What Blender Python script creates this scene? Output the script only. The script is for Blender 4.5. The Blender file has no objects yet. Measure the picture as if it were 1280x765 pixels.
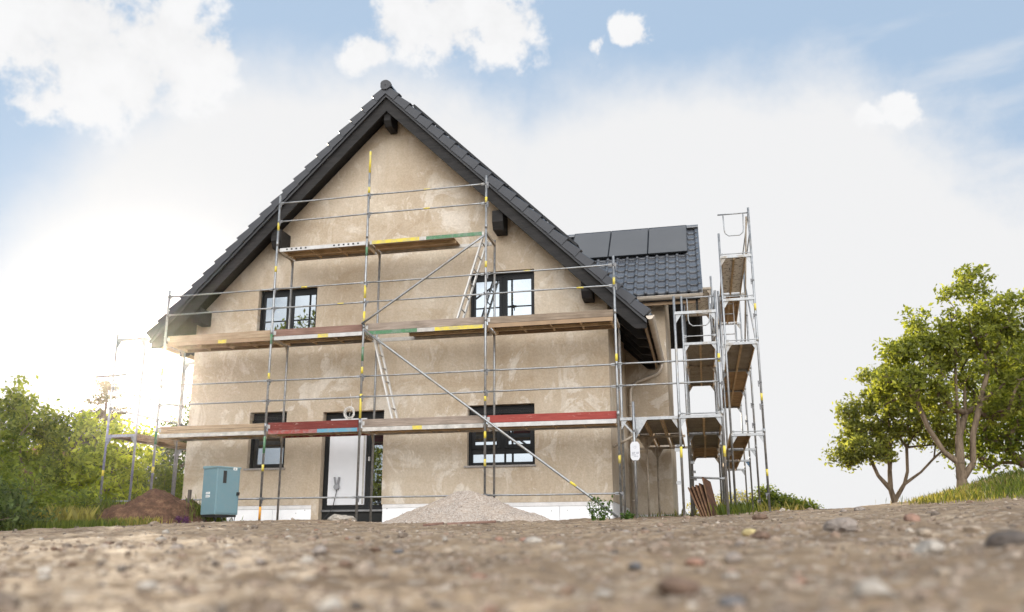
import bpy, math, random
import numpy as np
from mathutils import Vector, Matrix
random.seed(7); rng = np.random.default_rng(11)
R = math.radians
S = bpy.context.scene
COL = S.collection

# ------------------------------------------------------------------ helpers
def tag(o, label=None, cat=None, group=None, kind=None):
    if label: o['label'] = label
    if cat: o['category'] = cat
    if group: o['group'] = group
    if kind: o['kind'] = kind
    return o

def thing(name, label, cat, loc=(0, 0, 0), rz=0, group=None):
    o = bpy.data.objects.new(name, None); COL.objects.link(o)
    o.location = loc; o.rotation_euler = (0, 0, rz); o.empty_display_size = .2
    return tag(o, label, cat, group)

class MB:
    """collects shapes into ONE mesh"""
    def __init__(s): s.v = []; s.f = []; s.sm = []
    def add(s, vs, fs, smooth=False):
        b = len(s.v); s.v += [tuple(v) for v in vs]
        s.f += [tuple(i + b for i in f) for f in fs]; s.sm += [smooth] * len(fs)
        return s
    def box(s, x0, x1, y0, y1, z0, z1):
        vs = [(x, y, z) for z in (z0, z1) for y in (y0, y1) for x in (x0, x1)]
        return s.add(vs, [(0, 2, 3, 1), (4, 5, 7, 6), (0, 1, 5, 4), (2, 6, 7, 3), (0, 4, 6, 2), (1, 3, 7, 5)])
    def bar(s, p, q, w, h, up=(0, 0, 1)):
        p = Vector(p); q = Vector(q); d = (q - p).normalized(); up = Vector(up)
        a = d.cross(up)
        if a.length < 1e-4: a = d.cross(Vector((1, 0, 0)))
        a.normalize(); b = a.cross(d).normalized(); a *= w / 2; b *= h / 2
        vs = [c + i * a + j * b for c in (p, q) for j in (-1, 1) for i in (-1, 1)]
        return s.add(vs, [(0, 2, 3, 1), (4, 5, 7, 6), (0, 1, 5, 4), (2, 6, 7, 3), (0, 4, 6, 2), (1, 3, 7, 5)])
    def tube(s, p, q, r, n=10, r2=None, cap=True):
        return s.path([p, q], [r, r if r2 is None else r2], n, cap)
    def path(s, pts, r, n=8, cap=True):
        pts = [Vector(p) for p in pts]
        if not isinstance(r, (list, tuple)): r = [r] * len(pts)
        vs = []; fs = []; a = None
        for i, p in enumerate(pts):
            d = (pts[min(i + 1, len(pts) - 1)] - pts[max(i - 1, 0)]).normalized()
            if a is None:
                a = d.cross(Vector((0, 0, 1)))
                if a.length < 1e-3: a = d.cross(Vector((1, 0, 0)))
            a = (a - d * a.dot(d)).normalized(); b = d.cross(a)
            for k in range(n):
                t = 2 * math.pi * k / n
                vs.append(p + (a * math.cos(t) + b * math.sin(t)) * r[i])
        for i in range(len(pts) - 1):
            for k in range(n):
                k2 = (k + 1) % n
                fs.append((i * n + k, i * n + k2, (i + 1) * n + k2, (i + 1) * n + k))
        s.add(vs, fs, True)
        if cap:
            b0 = len(s.v) - len(vs)
            s.f.append(tuple(b0 + k for k in range(n))[::-1]); s.sm.append(False)
            s.f.append(tuple(b0 + (len(pts) - 1) * n + k for k in range(n))); s.sm.append(False)
        return s
    def prism(s, poly, y0, y1):      # polygon in xz extruded along y
        n = len(poly)
        vs = [(x, y0, z) for x, z in poly] + [(x, y1, z) for x, z in poly]
        fs = [tuple(range(n)), tuple(range(2 * n - 1, n - 1, -1))]
        fs += [(i, i + n, (i + 1) % n + n, (i + 1) % n) for i in range(n)]
        return s.add(vs, fs)
    def mesh(s, name):
        me = bpy.data.meshes.new(name); me.from_pydata(s.v, [], s.f)
        me.polygons.foreach_set('use_smooth', s.sm); me.update(); return me
    def build(s, name, m, parent=None, bevel=0, fix=True):
        me = s.mesh(name)
        if fix:
            import bmesh
            bm = bmesh.new(); bm.from_mesh(me); bmesh.ops.recalc_face_normals(bm, faces=bm.faces); bm.to_mesh(me); bm.free()
        me.materials.append(m)
        o = bpy.data.objects.new(name, me); COL.objects.link(o)
        if parent: o.parent = parent
        if bevel:
            b = o.modifiers.new('bevel', 'BEVEL'); b.width = bevel; b.segments = 2; b.limit_method = 'ANGLE'
        return o

def np_mesh(name, verts, faces, m, parent=None, smooth=False):
    me = bpy.data.meshes.new(name)
    k = faces.shape[1]
    me.vertices.add(len(verts)); me.vertices.foreach_set('co', np.ascontiguousarray(verts, np.float32).ravel())
    me.loops.add(faces.size); me.loops.foreach_set('vertex_index', np.ascontiguousarray(faces, np.int32).ravel())
    me.polygons.add(len(faces)); me.polygons.foreach_set('loop_start', np.arange(0, faces.size, k, dtype=np.int32))
    me.polygons.foreach_set('use_smooth', np.full(len(faces), smooth))
    me.update(calc_edges=True); me.validate()
    me.materials.append(m)
    o = bpy.data.objects.new(name, me); COL.objects.link(o)
    if parent: o.parent = parent
    return o

def _h(ix, iy, s):
    a = (ix.astype(np.int64) * 374761393 + iy.astype(np.int64) * 668265263 + s * 1274126177) & 0xffffffff
    a = ((a ^ (a >> 13)) * 1274126177) & 0xffffffff
    return ((a ^ (a >> 16)) & 0xffff) / 65535.0
def vn(x, y, s=0):
    xi = np.floor(x); yi = np.floor(y); fx = x - xi; fy = y - yi
    fx = fx * fx * (3 - 2 * fx); fy = fy * fy * (3 - 2 * fy)
    a = _h(xi, yi, s); b = _h(xi + 1, yi, s); c = _h(xi, yi + 1, s); d = _h(xi + 1, yi + 1, s)
    return (a + (b - a) * fx + (c - a) * fy + (a - b - c + d) * fx * fy) * 2 - 1

# ------------------------------------------------------------------ materials
def node(nt, t, **kw):
    n = nt.nodes.new(t)
    for k, v in kw.items():
        if hasattr(n, k): setattr(n, k, v)
        else: n.inputs[k].default_value = v
    return n
class Mat:
    def __init__(s, name, rough=.8, metal=0, spec=.5):
        s.m = bpy.data.materials.new(name); s.m.use_nodes = True; s.nt = s.m.node_tree
        s.b = s.nt.nodes['Principled BSDF']; s.b.inputs['Roughness'].default_value = rough
        s.b.inputs['Metallic'].default_value = metal; s.b.inputs['Specular IOR Level'].default_value = spec
        s.tc = s.nt.nodes.new('ShaderNodeTexCoord')
    def L(s, a, b): s.nt.links.new(a, b)
    def vec(s, scale=(1, 1, 1), rot=(0, 0, 0)):
        mp = s.nt.nodes.new('ShaderNodeMapping'); mp.inputs['Scale'].default_value = scale; mp.inputs['Rotation'].default_value = rot
        s.L(s.tc.outputs['Object'], mp.inputs['Vector']); return mp.outputs[0]
    def noise(s, scale, detail=5, rough=.6, v=None, dist=0):
        n = s.nt.nodes.new('ShaderNodeTexNoise'); n.inputs['Scale'].default_value = scale
        n.inputs['Detail'].default_value = detail; n.inputs['Roughness'].default_value = rough; n.inputs['Distortion'].default_value = dist
        s.L(v or s.tc.outputs['Object'], n.inputs['Vector']); return n.outputs['Fac']
    def voro(s, scale, v=None, out='Distance'):
        n = s.nt.nodes.new('ShaderNodeTexVoronoi'); n.inputs['Scale'].default_value = scale
        s.L(v or s.tc.outputs['Object'], n.inputs['Vector']); return n.outputs[out]
    def ramp(s, fac, stops):
        n = s.nt.nodes.new('ShaderNodeValToRGB'); e = n.color_ramp.elements
        while len(e) < len(stops): e.new(.5)
        for i, (p, c) in enumerate(stops):
            e[i].position = p; e[i].color = (c, c, c, 1) if isinstance(c, (int, float)) else (*c, 1)
        s.L(fac, n.inputs[0]); return n.outputs[0]
    def mix(s, fac, a, b, mode='MIX'):
        n = s.nt.nodes.new('ShaderNodeMix'); n.data_type = 'RGBA'; n.blend_type = mode
        for sock, v in ((n.inputs[0], fac), (n.inputs[6], a), (n.inputs[7], b)):
            if isinstance(v, (int, float)): sock.default_value = v if sock.type == 'VALUE' else (v, v, v, 1)
            elif isinstance(v, tuple): sock.default_value = (*v, 1)
            else: s.L(v, sock)
        return n.outputs[2]
    def color(s, c):
        if isinstance(c, tuple): s.b.inputs['Base Color'].default_value = (*c, 1)
        else: s.L(c, s.b.inputs['Base Color'])
        return s
    def bump(s, h, dist=.01, strength=1):
        n = s.nt.nodes.new('ShaderNodeBump'); n.inputs['Distance'].default_value = dist; n.inputs['Strength'].default_value = strength
        s.L(h, n.inputs['Height']); s.L(n.outputs[0], s.b.inputs['Normal']); return s

M = {}
def simple(name, c, rough=.6, metal=0, var=.25, scale=6, bump=0, spec=.5):
    a = Mat(name, rough, metal, spec)
    d = tuple(x * (1 - var) for x in c); l = tuple(min(1, x * (1 + var)) for x in c)
    a.color(a.ramp(a.noise(scale, 6), [(.3, d), (.7, l)]))
    if bump: a.bump(a.noise(scale * 6, 4), bump)
    M[name] = a.m; return a.m

# plaster
a = Mat('plaster', .92, spec=.25)
big = a.noise(.55, 6, .6)
base = a.ramp(big, [(.30, (.41, .325, .232)), (.5, (.485, .405, .312)), (.7, (.54, .468, .375))])
def smear(scale, rot, lo, hi, glo, amt, vs=(1., 1, .8)):
    br = a.ramp(a.noise(scale, 9, .66, a.vec(vs, rot), 1.3), [(lo, 0.), (hi, 1.)])
    gt = a.ramp(a.noise(scale * .42, 3, .5, a.vec((1, 1, 1), (.3, 0, rot[1]))), [(glo, 0.), (glo + .12, amt)])
    return a.mix(gt, (0, 0, 0), br)
m1 = a.mix(smear(1.25, (0, .5, 0), .53, .58, .41, .62), base, (.70, .65, .58))
m1 = a.mix(smear(2.6, (0, -.7, 0), .54, .60, .48, .5, (1, 1, .55)), m1, (.66, .60, .51))
m1 = a.mix(smear(.9, (0, .2, 0), .50, .60, .42, .42, (.8, 1, 1.5)), m1, (.35, .262, .168))
m1 = a.mix(smear(4.5, (0, 1.1, 0), .56, .61, .50, .5, (1, 1, .35)), m1, (.60, .54, .46))
stk = a.ramp(a.noise(2.2, 5, .6, a.vec((1.4, 1, .18))), [(.5, 0.), (.75, .38)])
c2 = a.mix(stk, m1, (.38, .29, .19))
fine = a.ramp(a.noise(26, 3), [(.3, .9), (.7, 1.08)])
a.color(a.mix(1., c2, fine, 'MULTIPLY')).bump(a.noise(18, 6, .7), .008)
M['plaster'] = a.m
# white insulation plinth
a = Mat('white_board', .8)
sp = a.ramp(a.voro(7), [(.05, 1.), (.085, 0.)])
a.color(a.mix(sp, a.ramp(a.noise(3, 4), [(.3, (.84, .85, .87)), (.7, (.92, .93, .95))]), (.03, .03, .03)))
M['white_board'] = a.m
simple('mesh_band', (.70, .69, .69), .9, var=.1)
# roof tile
a = Mat('roof_tile', .25, spec=.8); a.b.inputs['Coat Weight'].default_value = .15; a.b.inputs['Coat Roughness'].default_value = .18
a.color(a.ramp(a.noise(2.5, 5), [(.3, (.045, .049, .058)), (.7, (.085, .092, .106))]))
a.L(a.ramp(a.noise(5, 5), [(.3, .2), (.7, .34)]), a.b.inputs['Roughness']); M['roof_tile'] = a.m
simple('verge_tile', (.021, .023, .030), .42, var=.2, scale=2, spec=.45)
# dark stained wood
a = Mat('dark_wood', .72, spec=.25)
g = a.noise(3, 6, .6, a.vec((1, 8, 8), (0, R(45), 0)))
a.color(a.ramp(g, [(.3, (.012, .0115, .0115)), (.7, (.030, .028, .0275))])).bump(g, .004); M['dark_wood'] = a.m
simple('lip_board', (.040, .041, .046), .6, var=.15)
simple('anthracite', (.007, .008, .0095), .5, var=.1, spec=.3)
simple('black_void', (.006, .006, .006), .7)
simple('solar_cell', (.085, .083, .082), .38, var=.08, scale=1.2, spec=.5)
simple('alu_edge', (.25, .25, .26), .35, .8)
# coated window glass
a = Mat('window_glass', .02); nt = a.nt
gl = node(nt, 'ShaderNodeBsdfGlossy'); gl.inputs['Roughness'].default_value = .004; gl.inputs['Color'].default_value = (.80, .90, 1, 1)
a.color((.012, .014, .016))
mx = nt.nodes.new('ShaderNodeMixShader'); mx.inputs[0].default_value = .25
a.L(a.b.outputs[0], mx.inputs[1]); a.L(gl.outputs[0], mx.inputs[2]); a.L(mx.outputs[0], nt.nodes['Material Output'].inputs['Surface'])
M['glass'] = a.m
simple('door_film', (.66, .67, .70), .45, var=.06, scale=2)
# galvanised
a = Mat('galvanised', .38, .75)
n1 = a.noise(14, 5, .7)
cc = a.ramp(n1, [(.3, (.21, .215, .22)), (.7, (.40, .41, .42))])
dirt = a.ramp(a.noise(5, 5, .7, a.vec((1, 1, .5))), [(.54, 0.), (.66, .8)])
a.color(a.mix(dirt, cc, (.27, .235, .19))); a.L(a.ramp(n1, [(.3, .3), (.7, .55)]), a.b.inputs['Roughness'])
a.L(a.mix(dirt, .75, .1), a.b.inputs['Metallic']); M['galvanised'] = a.m
simple('dusty_steel', (.36, .305, .24), .7, .15, var=.3, scale=9)
simple('aluminium', (.42, .41, .40), .42, .5, var=.15, scale=8)
simple('white_alu', (.43, .41, .38), .55, .1, var=.3, scale=7)
simple('ladder_alu', (.62, .61, .59), .45, .1, var=.1, scale=8)
simple('clamp_steel', (.15, .15, .155), .5, .6, var=.4, scale=20)
simple('zinc_gutter', (.50, .44, .37), .45, .35, var=.12, scale=3)
def planks(name, d, l, chip=None):
    a = Mat(name, .85, spec=.2)
    g = a.noise(4, 7, .65, a.vec((.7, 9, 9)), .3)
    c = a.ramp(g, [(.28, d), (.72, l)])
    if chip:
        f = a.ramp(a.noise(9, 6, .75, a.vec((.6, 2, 2))), [(.60, 0.), (.66, 1.)])
        c = a.mix(f, c, chip)
    else:
        f = a.ramp(a.noise(1.6, 4), [(.45, 0.), (.7, .5)])
        c = a.mix(f, c, tuple(x * .55 for x in d))
    a.color(c).bump(g, .006); M[name] = a.m
planks('tan_plank', (.25, .175, .11), (.46, .355, .25))
planks('grey_plank', (.19, .15, .12), (.38, .315, .265))
planks('brown_plank', (.15, .085, .066), (.29, .185, .15))
planks('maroon_plank', (.105, .022, .018), (.20, .05, .042), (.30, .19, .16))
planks('red_plank', (.22, .04, .034), (.33, .075, .062), (.36, .17, .14))
planks('old_plank', (.17, .125, .09), (.32, .26, .20))
def speckle(name, d, l, sc, lo, hi):
    a = Mat(name, .85, spec=.2)
    sp = a.ramp(a.noise(sc, 4, .75), [(lo, 0.), (hi, 1.)])
    c = a.mix(sp, l, d)
    a.color(c); M[name] = a.m
speckle('spattered_sheet', (.16, .13, .10), (.80, .78, .74), 13, .56, .60)
a = Mat('perforated_steel', .6, .3)
v = a.voro(34); hole = a.ramp(v, [(.22, 0.), (.36, 1.)])
a.color(a.mix(hole, (.02, .018, .016), a.ramp(a.noise(4, 5), [(.3, (.17, .145, .12)), (.7, (.33, .285, .235))]))); M['perforated_steel'] = a.m
simple('plywood_under', (.34, .225, .125), .8, var=.35, scale=4)
simple('plywood_dark', (.13, .09, .055), .8, var=.3, scale=4)
simple('rib_steel', (.50, .365, .22), .7, .1, var=.25, scale=5)
def flat(name, c, rough=.6, metal=0, wear=.75):
    a = Mat(name, rough, metal); a.color(a.mix(a.ramp(a.noise(9, 7, .75), [(.46, 0.), (.60, wear)]), c, tuple(x * .35 + .17 for x in c))); M[name] = a.m
flat('yellow_paint', (.62, .50, .05)); flat('green_paint', (.055, .17, .075)); flat('blue_paint', (.09, .26, .36)); flat('red_paint', (.26, .045, .035))
flat('orange_paint', (.75, .33, .03)); flat('teal_paint', (.135, .235, .27), .42, 0, .22); flat('teal_lid', (.165, .275, .31), .42, 0, .25); flat('blue_gusset_paint', (.06, .14, .24))
simple('rust', (.085, .036, .017), .85, .1, var=.5, scale=7)
simple('rust_lit_edge', (.20, .115, .065), .85, .1, var=.4, scale=7)  # lighter rust tone, paints the sheet edges as if lit
flat('card_white', (.56, .57, .60), wear=.1); flat('ink_grey', (.16, .17, .22), wear=0); flat('label_white', (.8, .8, .78), wear=.2)
simple('stake_wood', (.085, .07, .06), .9, var=.3)
simple('black_plastic', (.012, .012, .013), .5)
simple('grey_plastic', (.23, .235, .25), .5); simple('white_cable', (.55, .53, .50), .5)
simple('granite_sill', (.30, .28, .265), .6, var=.5, scale=60)
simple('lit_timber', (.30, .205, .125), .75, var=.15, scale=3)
# ground
a = Mat('gravelly_soil', .95, spec=.2)
n0 = a.noise(.9, 6, .6); n2 = a.noise(9, 6, .7); n3 = a.voro(26)
c = a.ramp(n0, [(.3, (.175, .123, .08)), (.5, (.295, .214, .138)), (.7, (.415, .315, .21))])
c = a.mix(a.ramp(n2, [(.4, 0.), (.66, .8)]), c, (.125, .086, .057))
c = a.mix(a.ramp(a.noise(2.3, 6, .7), [(.50, 0.), (.66, .7)]), c, (.105, .073, .05))
c = a.mix(a.ramp(a.noise(4.2, 5, .7), [(.58, 0.), (.66, .6)]), c, (.52, .425, .32))
c = a.mix(a.ramp(a.voro(26, out='Color'), [(.74, 0.), (.78, .4)]), c, (.40, .35, .295))
a.color(c).bump(a.mix(.5, n2, n3), .02); M['soil'] = a.m
a = Mat('pebble_stone', .85, spec=.3)
geo = a.nt.nodes.new('ShaderNodeNewGeometry')
c = a.ramp(geo.outputs['Random Per Island'], [(0, (.08, .065, .055)), (.2, (.18, .135, .10)), (.5, (.28, .215, .16)), (.72, (.22, .145, .10)), (.88, (.34, .275, .215)), (1, (.46, .41, .35))])
c = a.mix(a.ramp(a.noise(30, 4), [(.4, 0.), (.7, .5)]), c, (.27, .22, .18))
a.color(c).bump(a.noise(60, 4), .004); M['pebble'] = a.m
def stone(name, c):
    a = Mat(name, .85, spec=.3)
    a.color(a.ramp(a.noise(14, 6, .7), [(.3, tuple(x * .55 for x in c)), (.7, tuple(x * 1.25 for x in c))])).bump(a.noise(30, 5), .008); M[name] = a.m
stone('stone_grey', (.26, .22, .19)); stone('stone_red', (.27, .16, .115)); stone('stone_dark', (.10, .083, .072)); stone('stone_white', (.36, .32, .275))
stone('stone_yellow', (.42, .34, .17)); stone('stone_tan', (.33, .265, .20)); stone('stone_blue', (.125, .12, .122)); stone('stone_brown', (.16, .105, .075))
a = Mat('grit', .95, spec=.2)
v = a.voro(46, out='Color'); c = a.ramp(v, [(0, (.22, .175, .145)), (.5, (.36, .305, .26)), (.82, (.46, .41, .365)), (.9, (.10, .08, .07)), (1, (.50, .46, .42))])
c = a.mix(a.ramp(a.noise(2, 5), [(.35, .45), (.65, 0.)]), c, (.40, .32, .25))
a.color(c).bump(a.voro(42), .012); M['grit'] = a.m
a = Mat('earth', .95, spec=.15)
c = a.ramp(a.noise(5.5, 8, .78), [(.36, (.06, .034, .022)), (.42, (.085, .046, .03)), (.54, (.15, .083, .052)), (.66, (.29, .17, .10))])
a.color(c).bump(a.noise(11, 7, .75), .09); M['earth'] = a.m
a = Mat('bark', .95, spec=.15)
g = a.noise(9, 6, .7, a.vec((1, 1, .25)))
a.color(a.ramp(g, [(.3, (.075, .055, .038)), (.7, (.25, .19, .135))])).bump(g, .03); M['bark'] = a.m
def leafmat(name, d, l, trans=.45, tcol=None):
    a = Mat(name, .55, spec=.35)
    geo = a.nt.nodes.new('ShaderNodeNewGeometry')
    c = a.ramp(geo.outputs['Random Per Island'], [(0, d), (.75, l), (1, tuple(min(1, x * 1.3) for x in l))])
    a.color(c)
    t = a.nt.nodes.new('ShaderNodeBsdfTranslucent')
    a.L(a.mix(1., c, tcol or (1.5, 1.5, .7), 'MULTIPLY'), t.inputs['Color'])
    mx = a.nt.nodes.new('ShaderNodeMixShader'); mx.inputs[0].default_value = trans
    a.L(a.b.outputs[0], mx.inputs[1]); a.L(t.outputs[0], mx.inputs[2]); a.L(mx.outputs[0], a.nt.nodes['Material Output'].inputs['Surface'])
    M[name] = a.m
leafmat('leaf_oak', (.095, .115, .026), (.235, .255, .055), .58, (1.8, 1.75, .8))
leafmat('leaf_olive', (.10, .12, .035), (.245, .265, .072), .58, (1.8, 1.7, .8))
leafmat('leaf_bright', (.12, .165, .03), (.32, .355, .055), .62, (1.9, 1.85, .75))
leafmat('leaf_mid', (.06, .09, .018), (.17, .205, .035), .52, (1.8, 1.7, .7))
leafmat('leaf_dark', (.035, .055, .018), (.095, .13, .035), .4)
leafmat('needle', (.06, .052, .03), (.12, .10, .05), .35)
leafmat('grass', (.05, .085, .014), (.15, .18, .03), .5)
leafmat('grass_yellow', (.16, .15, .04), (.34, .30, .08), .5)
leafmat('grass_dry', (.20, .16, .07), (.36, .29, .14), .4)
leafmat('purple_leaf', (.06, .02, .06), (.12, .04, .12), .3)
leafmat('weed_leaf', (.035, .07, .012), (.08, .14, .025), .4)
simple('far_roof', (.33, .36, .41), .8, var=.15, scale=2); simple('far_wall', (.55, .53, .50), .9, var=.08); simple('far_red_roof', (.33, .14, .10), .8, var=.2, scale=2)

# ------------------------------------------------------------------ camera
CAM = (11.3108, -15.8378, -.3506)
cd = bpy.data.cameras.new('camera'); cam = bpy.data.objects.new('camera', cd); COL.objects.link(cam)
FPX, YAW, PIT, ROL = 1053.54, -.2197, .2343, -.0027
cy, sy, cp, sp_ = math.cos(YAW), math.sin(YAW), math.cos(PIT), math.sin(PIT)
fw = Vector((sy * cp, cy * cp, sp_)); rt = Vector((cy, -sy, 0)); up = rt.cross(fw)
r2 = rt * math.cos(ROL) + up * math.sin(ROL); u2 = up * math.cos(ROL) - rt * math.sin(ROL)
mw = Matrix((r2, u2, -fw)).transposed().to_4x4(); mw.translation = CAM
cam.matrix_world = mw
cd.sensor_width = 36; cd.lens = FPX / 1280 * 36; cd.shift_y = -44.44 / 1280 * -1
cd.clip_start = .05; cd.clip_end = 3000
cd.dof.use_dof = True; cd.dof.focus_distance = 16.0; cd.dof.aperture_fstop = 1.2
S.camera = cam

# ------------------------------------------------------------------ ground
AZ = np.array([-180, -70, -43.2, -30, -12.6, .9, 5.8, 10.4, 18, 40, 90, 180.])
EE = np.array([-.01, .0, .0128, .0232, .0250, .0290, .0335, .0375, .0425, .042, .0, -.01])
DD = np.array([17, 17, 17, 17, 17, 17, 20, 25, 26, 26, 20, 17.])
def ground(x, y, rough=True):
    x = np.asarray(x, float); y = np.asarray(y, float)
    dx = x - CAM[0]; dy = y - CAM[1]; d = np.hypot(dx, dy) + 1e-6
    az = np.degrees(np.arctan2(dx, dy))
    e = np.interp(az, AZ, EE); D = np.interp(az, AZ, DD)
    t = np.minimum(d / D, 1)
    h0 = .185
    near = np.clip(d / 3, 0, 1)
    z = CAM[2] - h0 + (e * D + h0) * t
    z = np.where(d < 3, (CAM[2] - h0) + (z - (CAM[2] - h0)) * near, z)
    far = np.clip((d - 45) / 80, 0, 1); z = z * (1 - far) + (-.6) * far
    # grassy bank on the right
    def bumpf(cx, cy_, sx, sy_, h): return h * np.exp(-((x - cx) / sx) ** 2 - ((y - cy_) / sy_) ** 2)
    z = z + bumpf(19.0, 7.6, 1.75, 2.2, .48) + bumpf(21.8, 8.2, 2.4, 3.0, .30)
    z = z + .03 * vn(x * .5, y * .5, 5) * np.clip(d / 6, 0, 1)
    if rough:
        f = np.clip(1.2 - d / 60, .1, 1) * np.where(d < 1.2, .35, 1)
        z = z + f * ((.024 * vn(x * 1.3, y * 1.3, 1) + .017 * vn(x * 3.6, y * 3.6, 2)) * np.clip(d / 4, .4, 1) + .010 * vn(x * 11, y * 11, 3) + .006 * vn(x * 27, y * 27, 4))
    return z
gz = lambda x, y: float(ground(x, y))
def polar_grid(az0, az1, na, radii):
    az = np.radians(np.linspace(az0, az1, na)); r = np.asarray(radii)
    A, Rr = np.meshgrid(az, r)
    X = CAM[0] + Rr * np.sin(A); Y = CAM[1] + Rr * np.cos(A)
    return X, Y
azs = np.concatenate([np.arange(-180, -56, 4.), np.arange(-56, 32, .17), np.arange(32, 181, 4.)]); azs[-1] = 180
rad = np.concatenate([[.02, .2], np.geomspace(.4, 40, 330), np.geomspace(42, 700, 20)])
A, Rr = np.meshgrid(np.radians(azs), rad)
GX = CAM[0] + Rr * np.sin(A); GY = CAM[1] + Rr * np.cos(A); GZ = ground(GX, GY)
nr, na = GX.shape
idx = np.arange(nr * na).reshape(nr, na)
F = np.stack([idx[:-1, :-1], idx[1:, :-1], idx[1:, 1:], idx[:-1, 1:]], -1).reshape(-1, 4)[:, ::-1]
tag(np_mesh('ground', np.stack([GX, GY, GZ], -1).reshape(-1, 3), F, M['soil'], smooth=True), kind='structure')

# stones --------------------------------------------------------------
def ico(sub=1):
    import bmesh
    bm = bmesh.new(); bmesh.ops.create_icosphere(bm, subdivisions=sub, radius=1)
    v = np.array([p.co[:] for p in bm.verts]); f = np.array([[q.index for q in p.verts] for p in bm.faces]); bm.free(); return v, f
I1, IF1 = ico(1); I2, IF2 = ico(2); I3, IF3 = ico(3)
def rock_verts(base, r, flat_=.6, rough=.22):
    v = base.copy()
    for k in range(3):
        n = rng.normal(size=3); n /= np.linalg.norm(n); d = v @ n; c = rng.uniform(.45, .8)
        v = v - np.outer(np.clip(d - c, 0, None), n) * .9
    v = v * (1 + rough * rng.normal(size=(len(v), 1)) * .35)
    v = v * np.array([1, rng.uniform(.6, 1), flat_]) * r
    t = rng.uniform(0, 6.28); c, s = math.cos(t), math.sin(t)
    return v @ np.array([[c, -s, 0], [s, c, 0], [0, 0, 1]]).T
# uncountable gravel
N = 4200
d = np.where(rng.random(N) < .62, 1.1 * (8 / 1.1) ** rng.random(N), rng.uniform(4, 22, N)); az = np.radians(rng.uniform(-45, 20, N))
px = CAM[0] + d * np.sin(az); py = CAM[1] + d * np.cos(az)
ok = (py < .8) | (px > 9.9)
px, py, d = px[ok], py[ok], d[ok]; N = len(px)
pz = ground(px, py)
rr = np.exp(rng.normal(math.log(.014), .5, N)) * np.clip(.55 + d * .06, .6, 1.6)
V = []; 
proto = [rock_verts(I1, 1., .65, .25) for _ in range(40)]
for i in range(N): V.append(proto[i % 40] * rr[i] + (px[i], py[i], pz[i] + rr[i] * .2))
V = np.concatenate(V); nb = len(I1)
Fp = (IF1[None] + (np.arange(N) * nb)[:, None, None]).reshape(-1, 3)
tag(np_mesh('gravel', V, Fp, M['pebble']), 'loose pebbles and grit strewn over the bare soil in front of the house', 'gravel', kind='stuff')

def rock(name, label, x, y, r, mat, flat_=.52, group=None, sink=.5, cat='stone'):
    V = rock_verts(I3 if r > .05 else I2, r, flat_, .13)
    o = np_mesh(name, V, IF3 if r > .05 else IF2, M[mat], smooth=False)
    o.location = (x, y, gz(x, y) + r * flat_ * (1 - sink) * .8)
    return tag(o, label, cat, group)
rock('stone', 'yellow ochre stone on the dirt, below the right scaffold', 11.57, -10.48, 0.051, 'stone_yellow')
rock('stone', 'brown stone just right of the yellow ochre one', 11.61, -10.87, 0.057, 'stone_brown')
rock('stone', 'large grey stone with flat base, left of the reddish one', 12.10, -10.37, 0.100, 'stone_grey')
rock('stone', 'reddish brown rounded stone on the dirt at right', 12.62, -9.82, 0.088, 'stone_red')
rock('stone', 'big dark brown stone at the right edge of the photo', 12.35, -12.51, 0.086, 'stone_dark')
rock('stone', 'whitish flat stone below the reddish one', 12.09, -12.47, 0.062, 'stone_white')
rock('stone', 'pale stone with a dark side, below the earth mound', 6.39, -8.66, 0.054, 'stone_white')
rock('stone', 'brown stone lying lower left of the earth mound', 7.27, -10.58, 0.044, 'stone_brown')
rock('stone', 'dark brown stone below the pale one near the mound', 8.22, -11.64, 0.030, 'stone_dark')
rock('stone', 'dark blue grey stone in the middle of the dirt', 9.89, -11.95, 0.029, 'stone_blue')
rock('stone', 'dark brown stone just left of the dark blue grey one', 9.78, -11.97, 0.028, 'stone_brown')
rock('stone', 'dark slate stone in the foreground, right of centre', 11.10, -13.20, 0.030, 'stone_blue')
rock('stone', 'rounded grey stone in the right foreground', 11.40, -12.80, 0.040, 'stone_grey')
rock('stone', 'orange brown stone left of the rounded grey one', 11.27, -12.88, 0.037, 'stone_red')
rock('stone', 'small whitish stone in the foreground, right of centre', 11.07, -13.77, 0.026, 'stone_white')
rock('stone', 'large cream stone in the foreground, left of centre', 10.52, -14.08, 0.040, 'stone_white')
rock('stone', 'dark stone touching the right of the large cream one', 10.56, -14.04, 0.019, 'stone_dark')
rock('stone', 'dark blue stone at the bottom right of the foreground', 11.36, -13.92, 0.033, 'stone_blue')
rock('stone', 'wide brown lump in the blurred foreground at right', 11.24, -13.67, 0.056, 'stone_brown')
rock('stone', 'pale greenish stone at the bottom right edge', 11.65, -13.89, 0.049, 'stone_white')
rock('stone', 'red brown stone at the bottom edge, centre', 10.85, -14.01, 0.021, 'stone_red')
rock('stone', 'white stone in the blurred left foreground', 9.45, -13.68, 0.022, 'stone_white')
rock('stone', 'dark stone in the blurred left foreground', 9.41, -13.29, 0.021, 'stone_dark')
rock('stone', 'grey stone on the dirt below the front door', 9.64, -12.27, 0.045, 'stone_grey')
rock('stone', 'dark brown stone below the grey one under the door', 10.12, -13.09, 0.028, 'stone_brown')
rock('stone', 'brown stone at the crest of the dirt by the outer scaffold', 11.96, -5.16, 0.102, 'stone_brown')
rock('stone', 'left of two small grey stones on the right crest', 13.65, -0.28, 0.075, 'stone_grey')
rock('stone', 'right of two small grey stones on the right crest', 13.89, -0.27, 0.097, 'stone_grey')
rock('stone', 'tan stone on the dirt under the gravel pile', 10.24, -12.30, 0.032, 'stone_tan')
rock('stone', 'grey stone in the dirt below the right house corner', 10.62, -11.68, 0.036, 'stone_grey')
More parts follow.
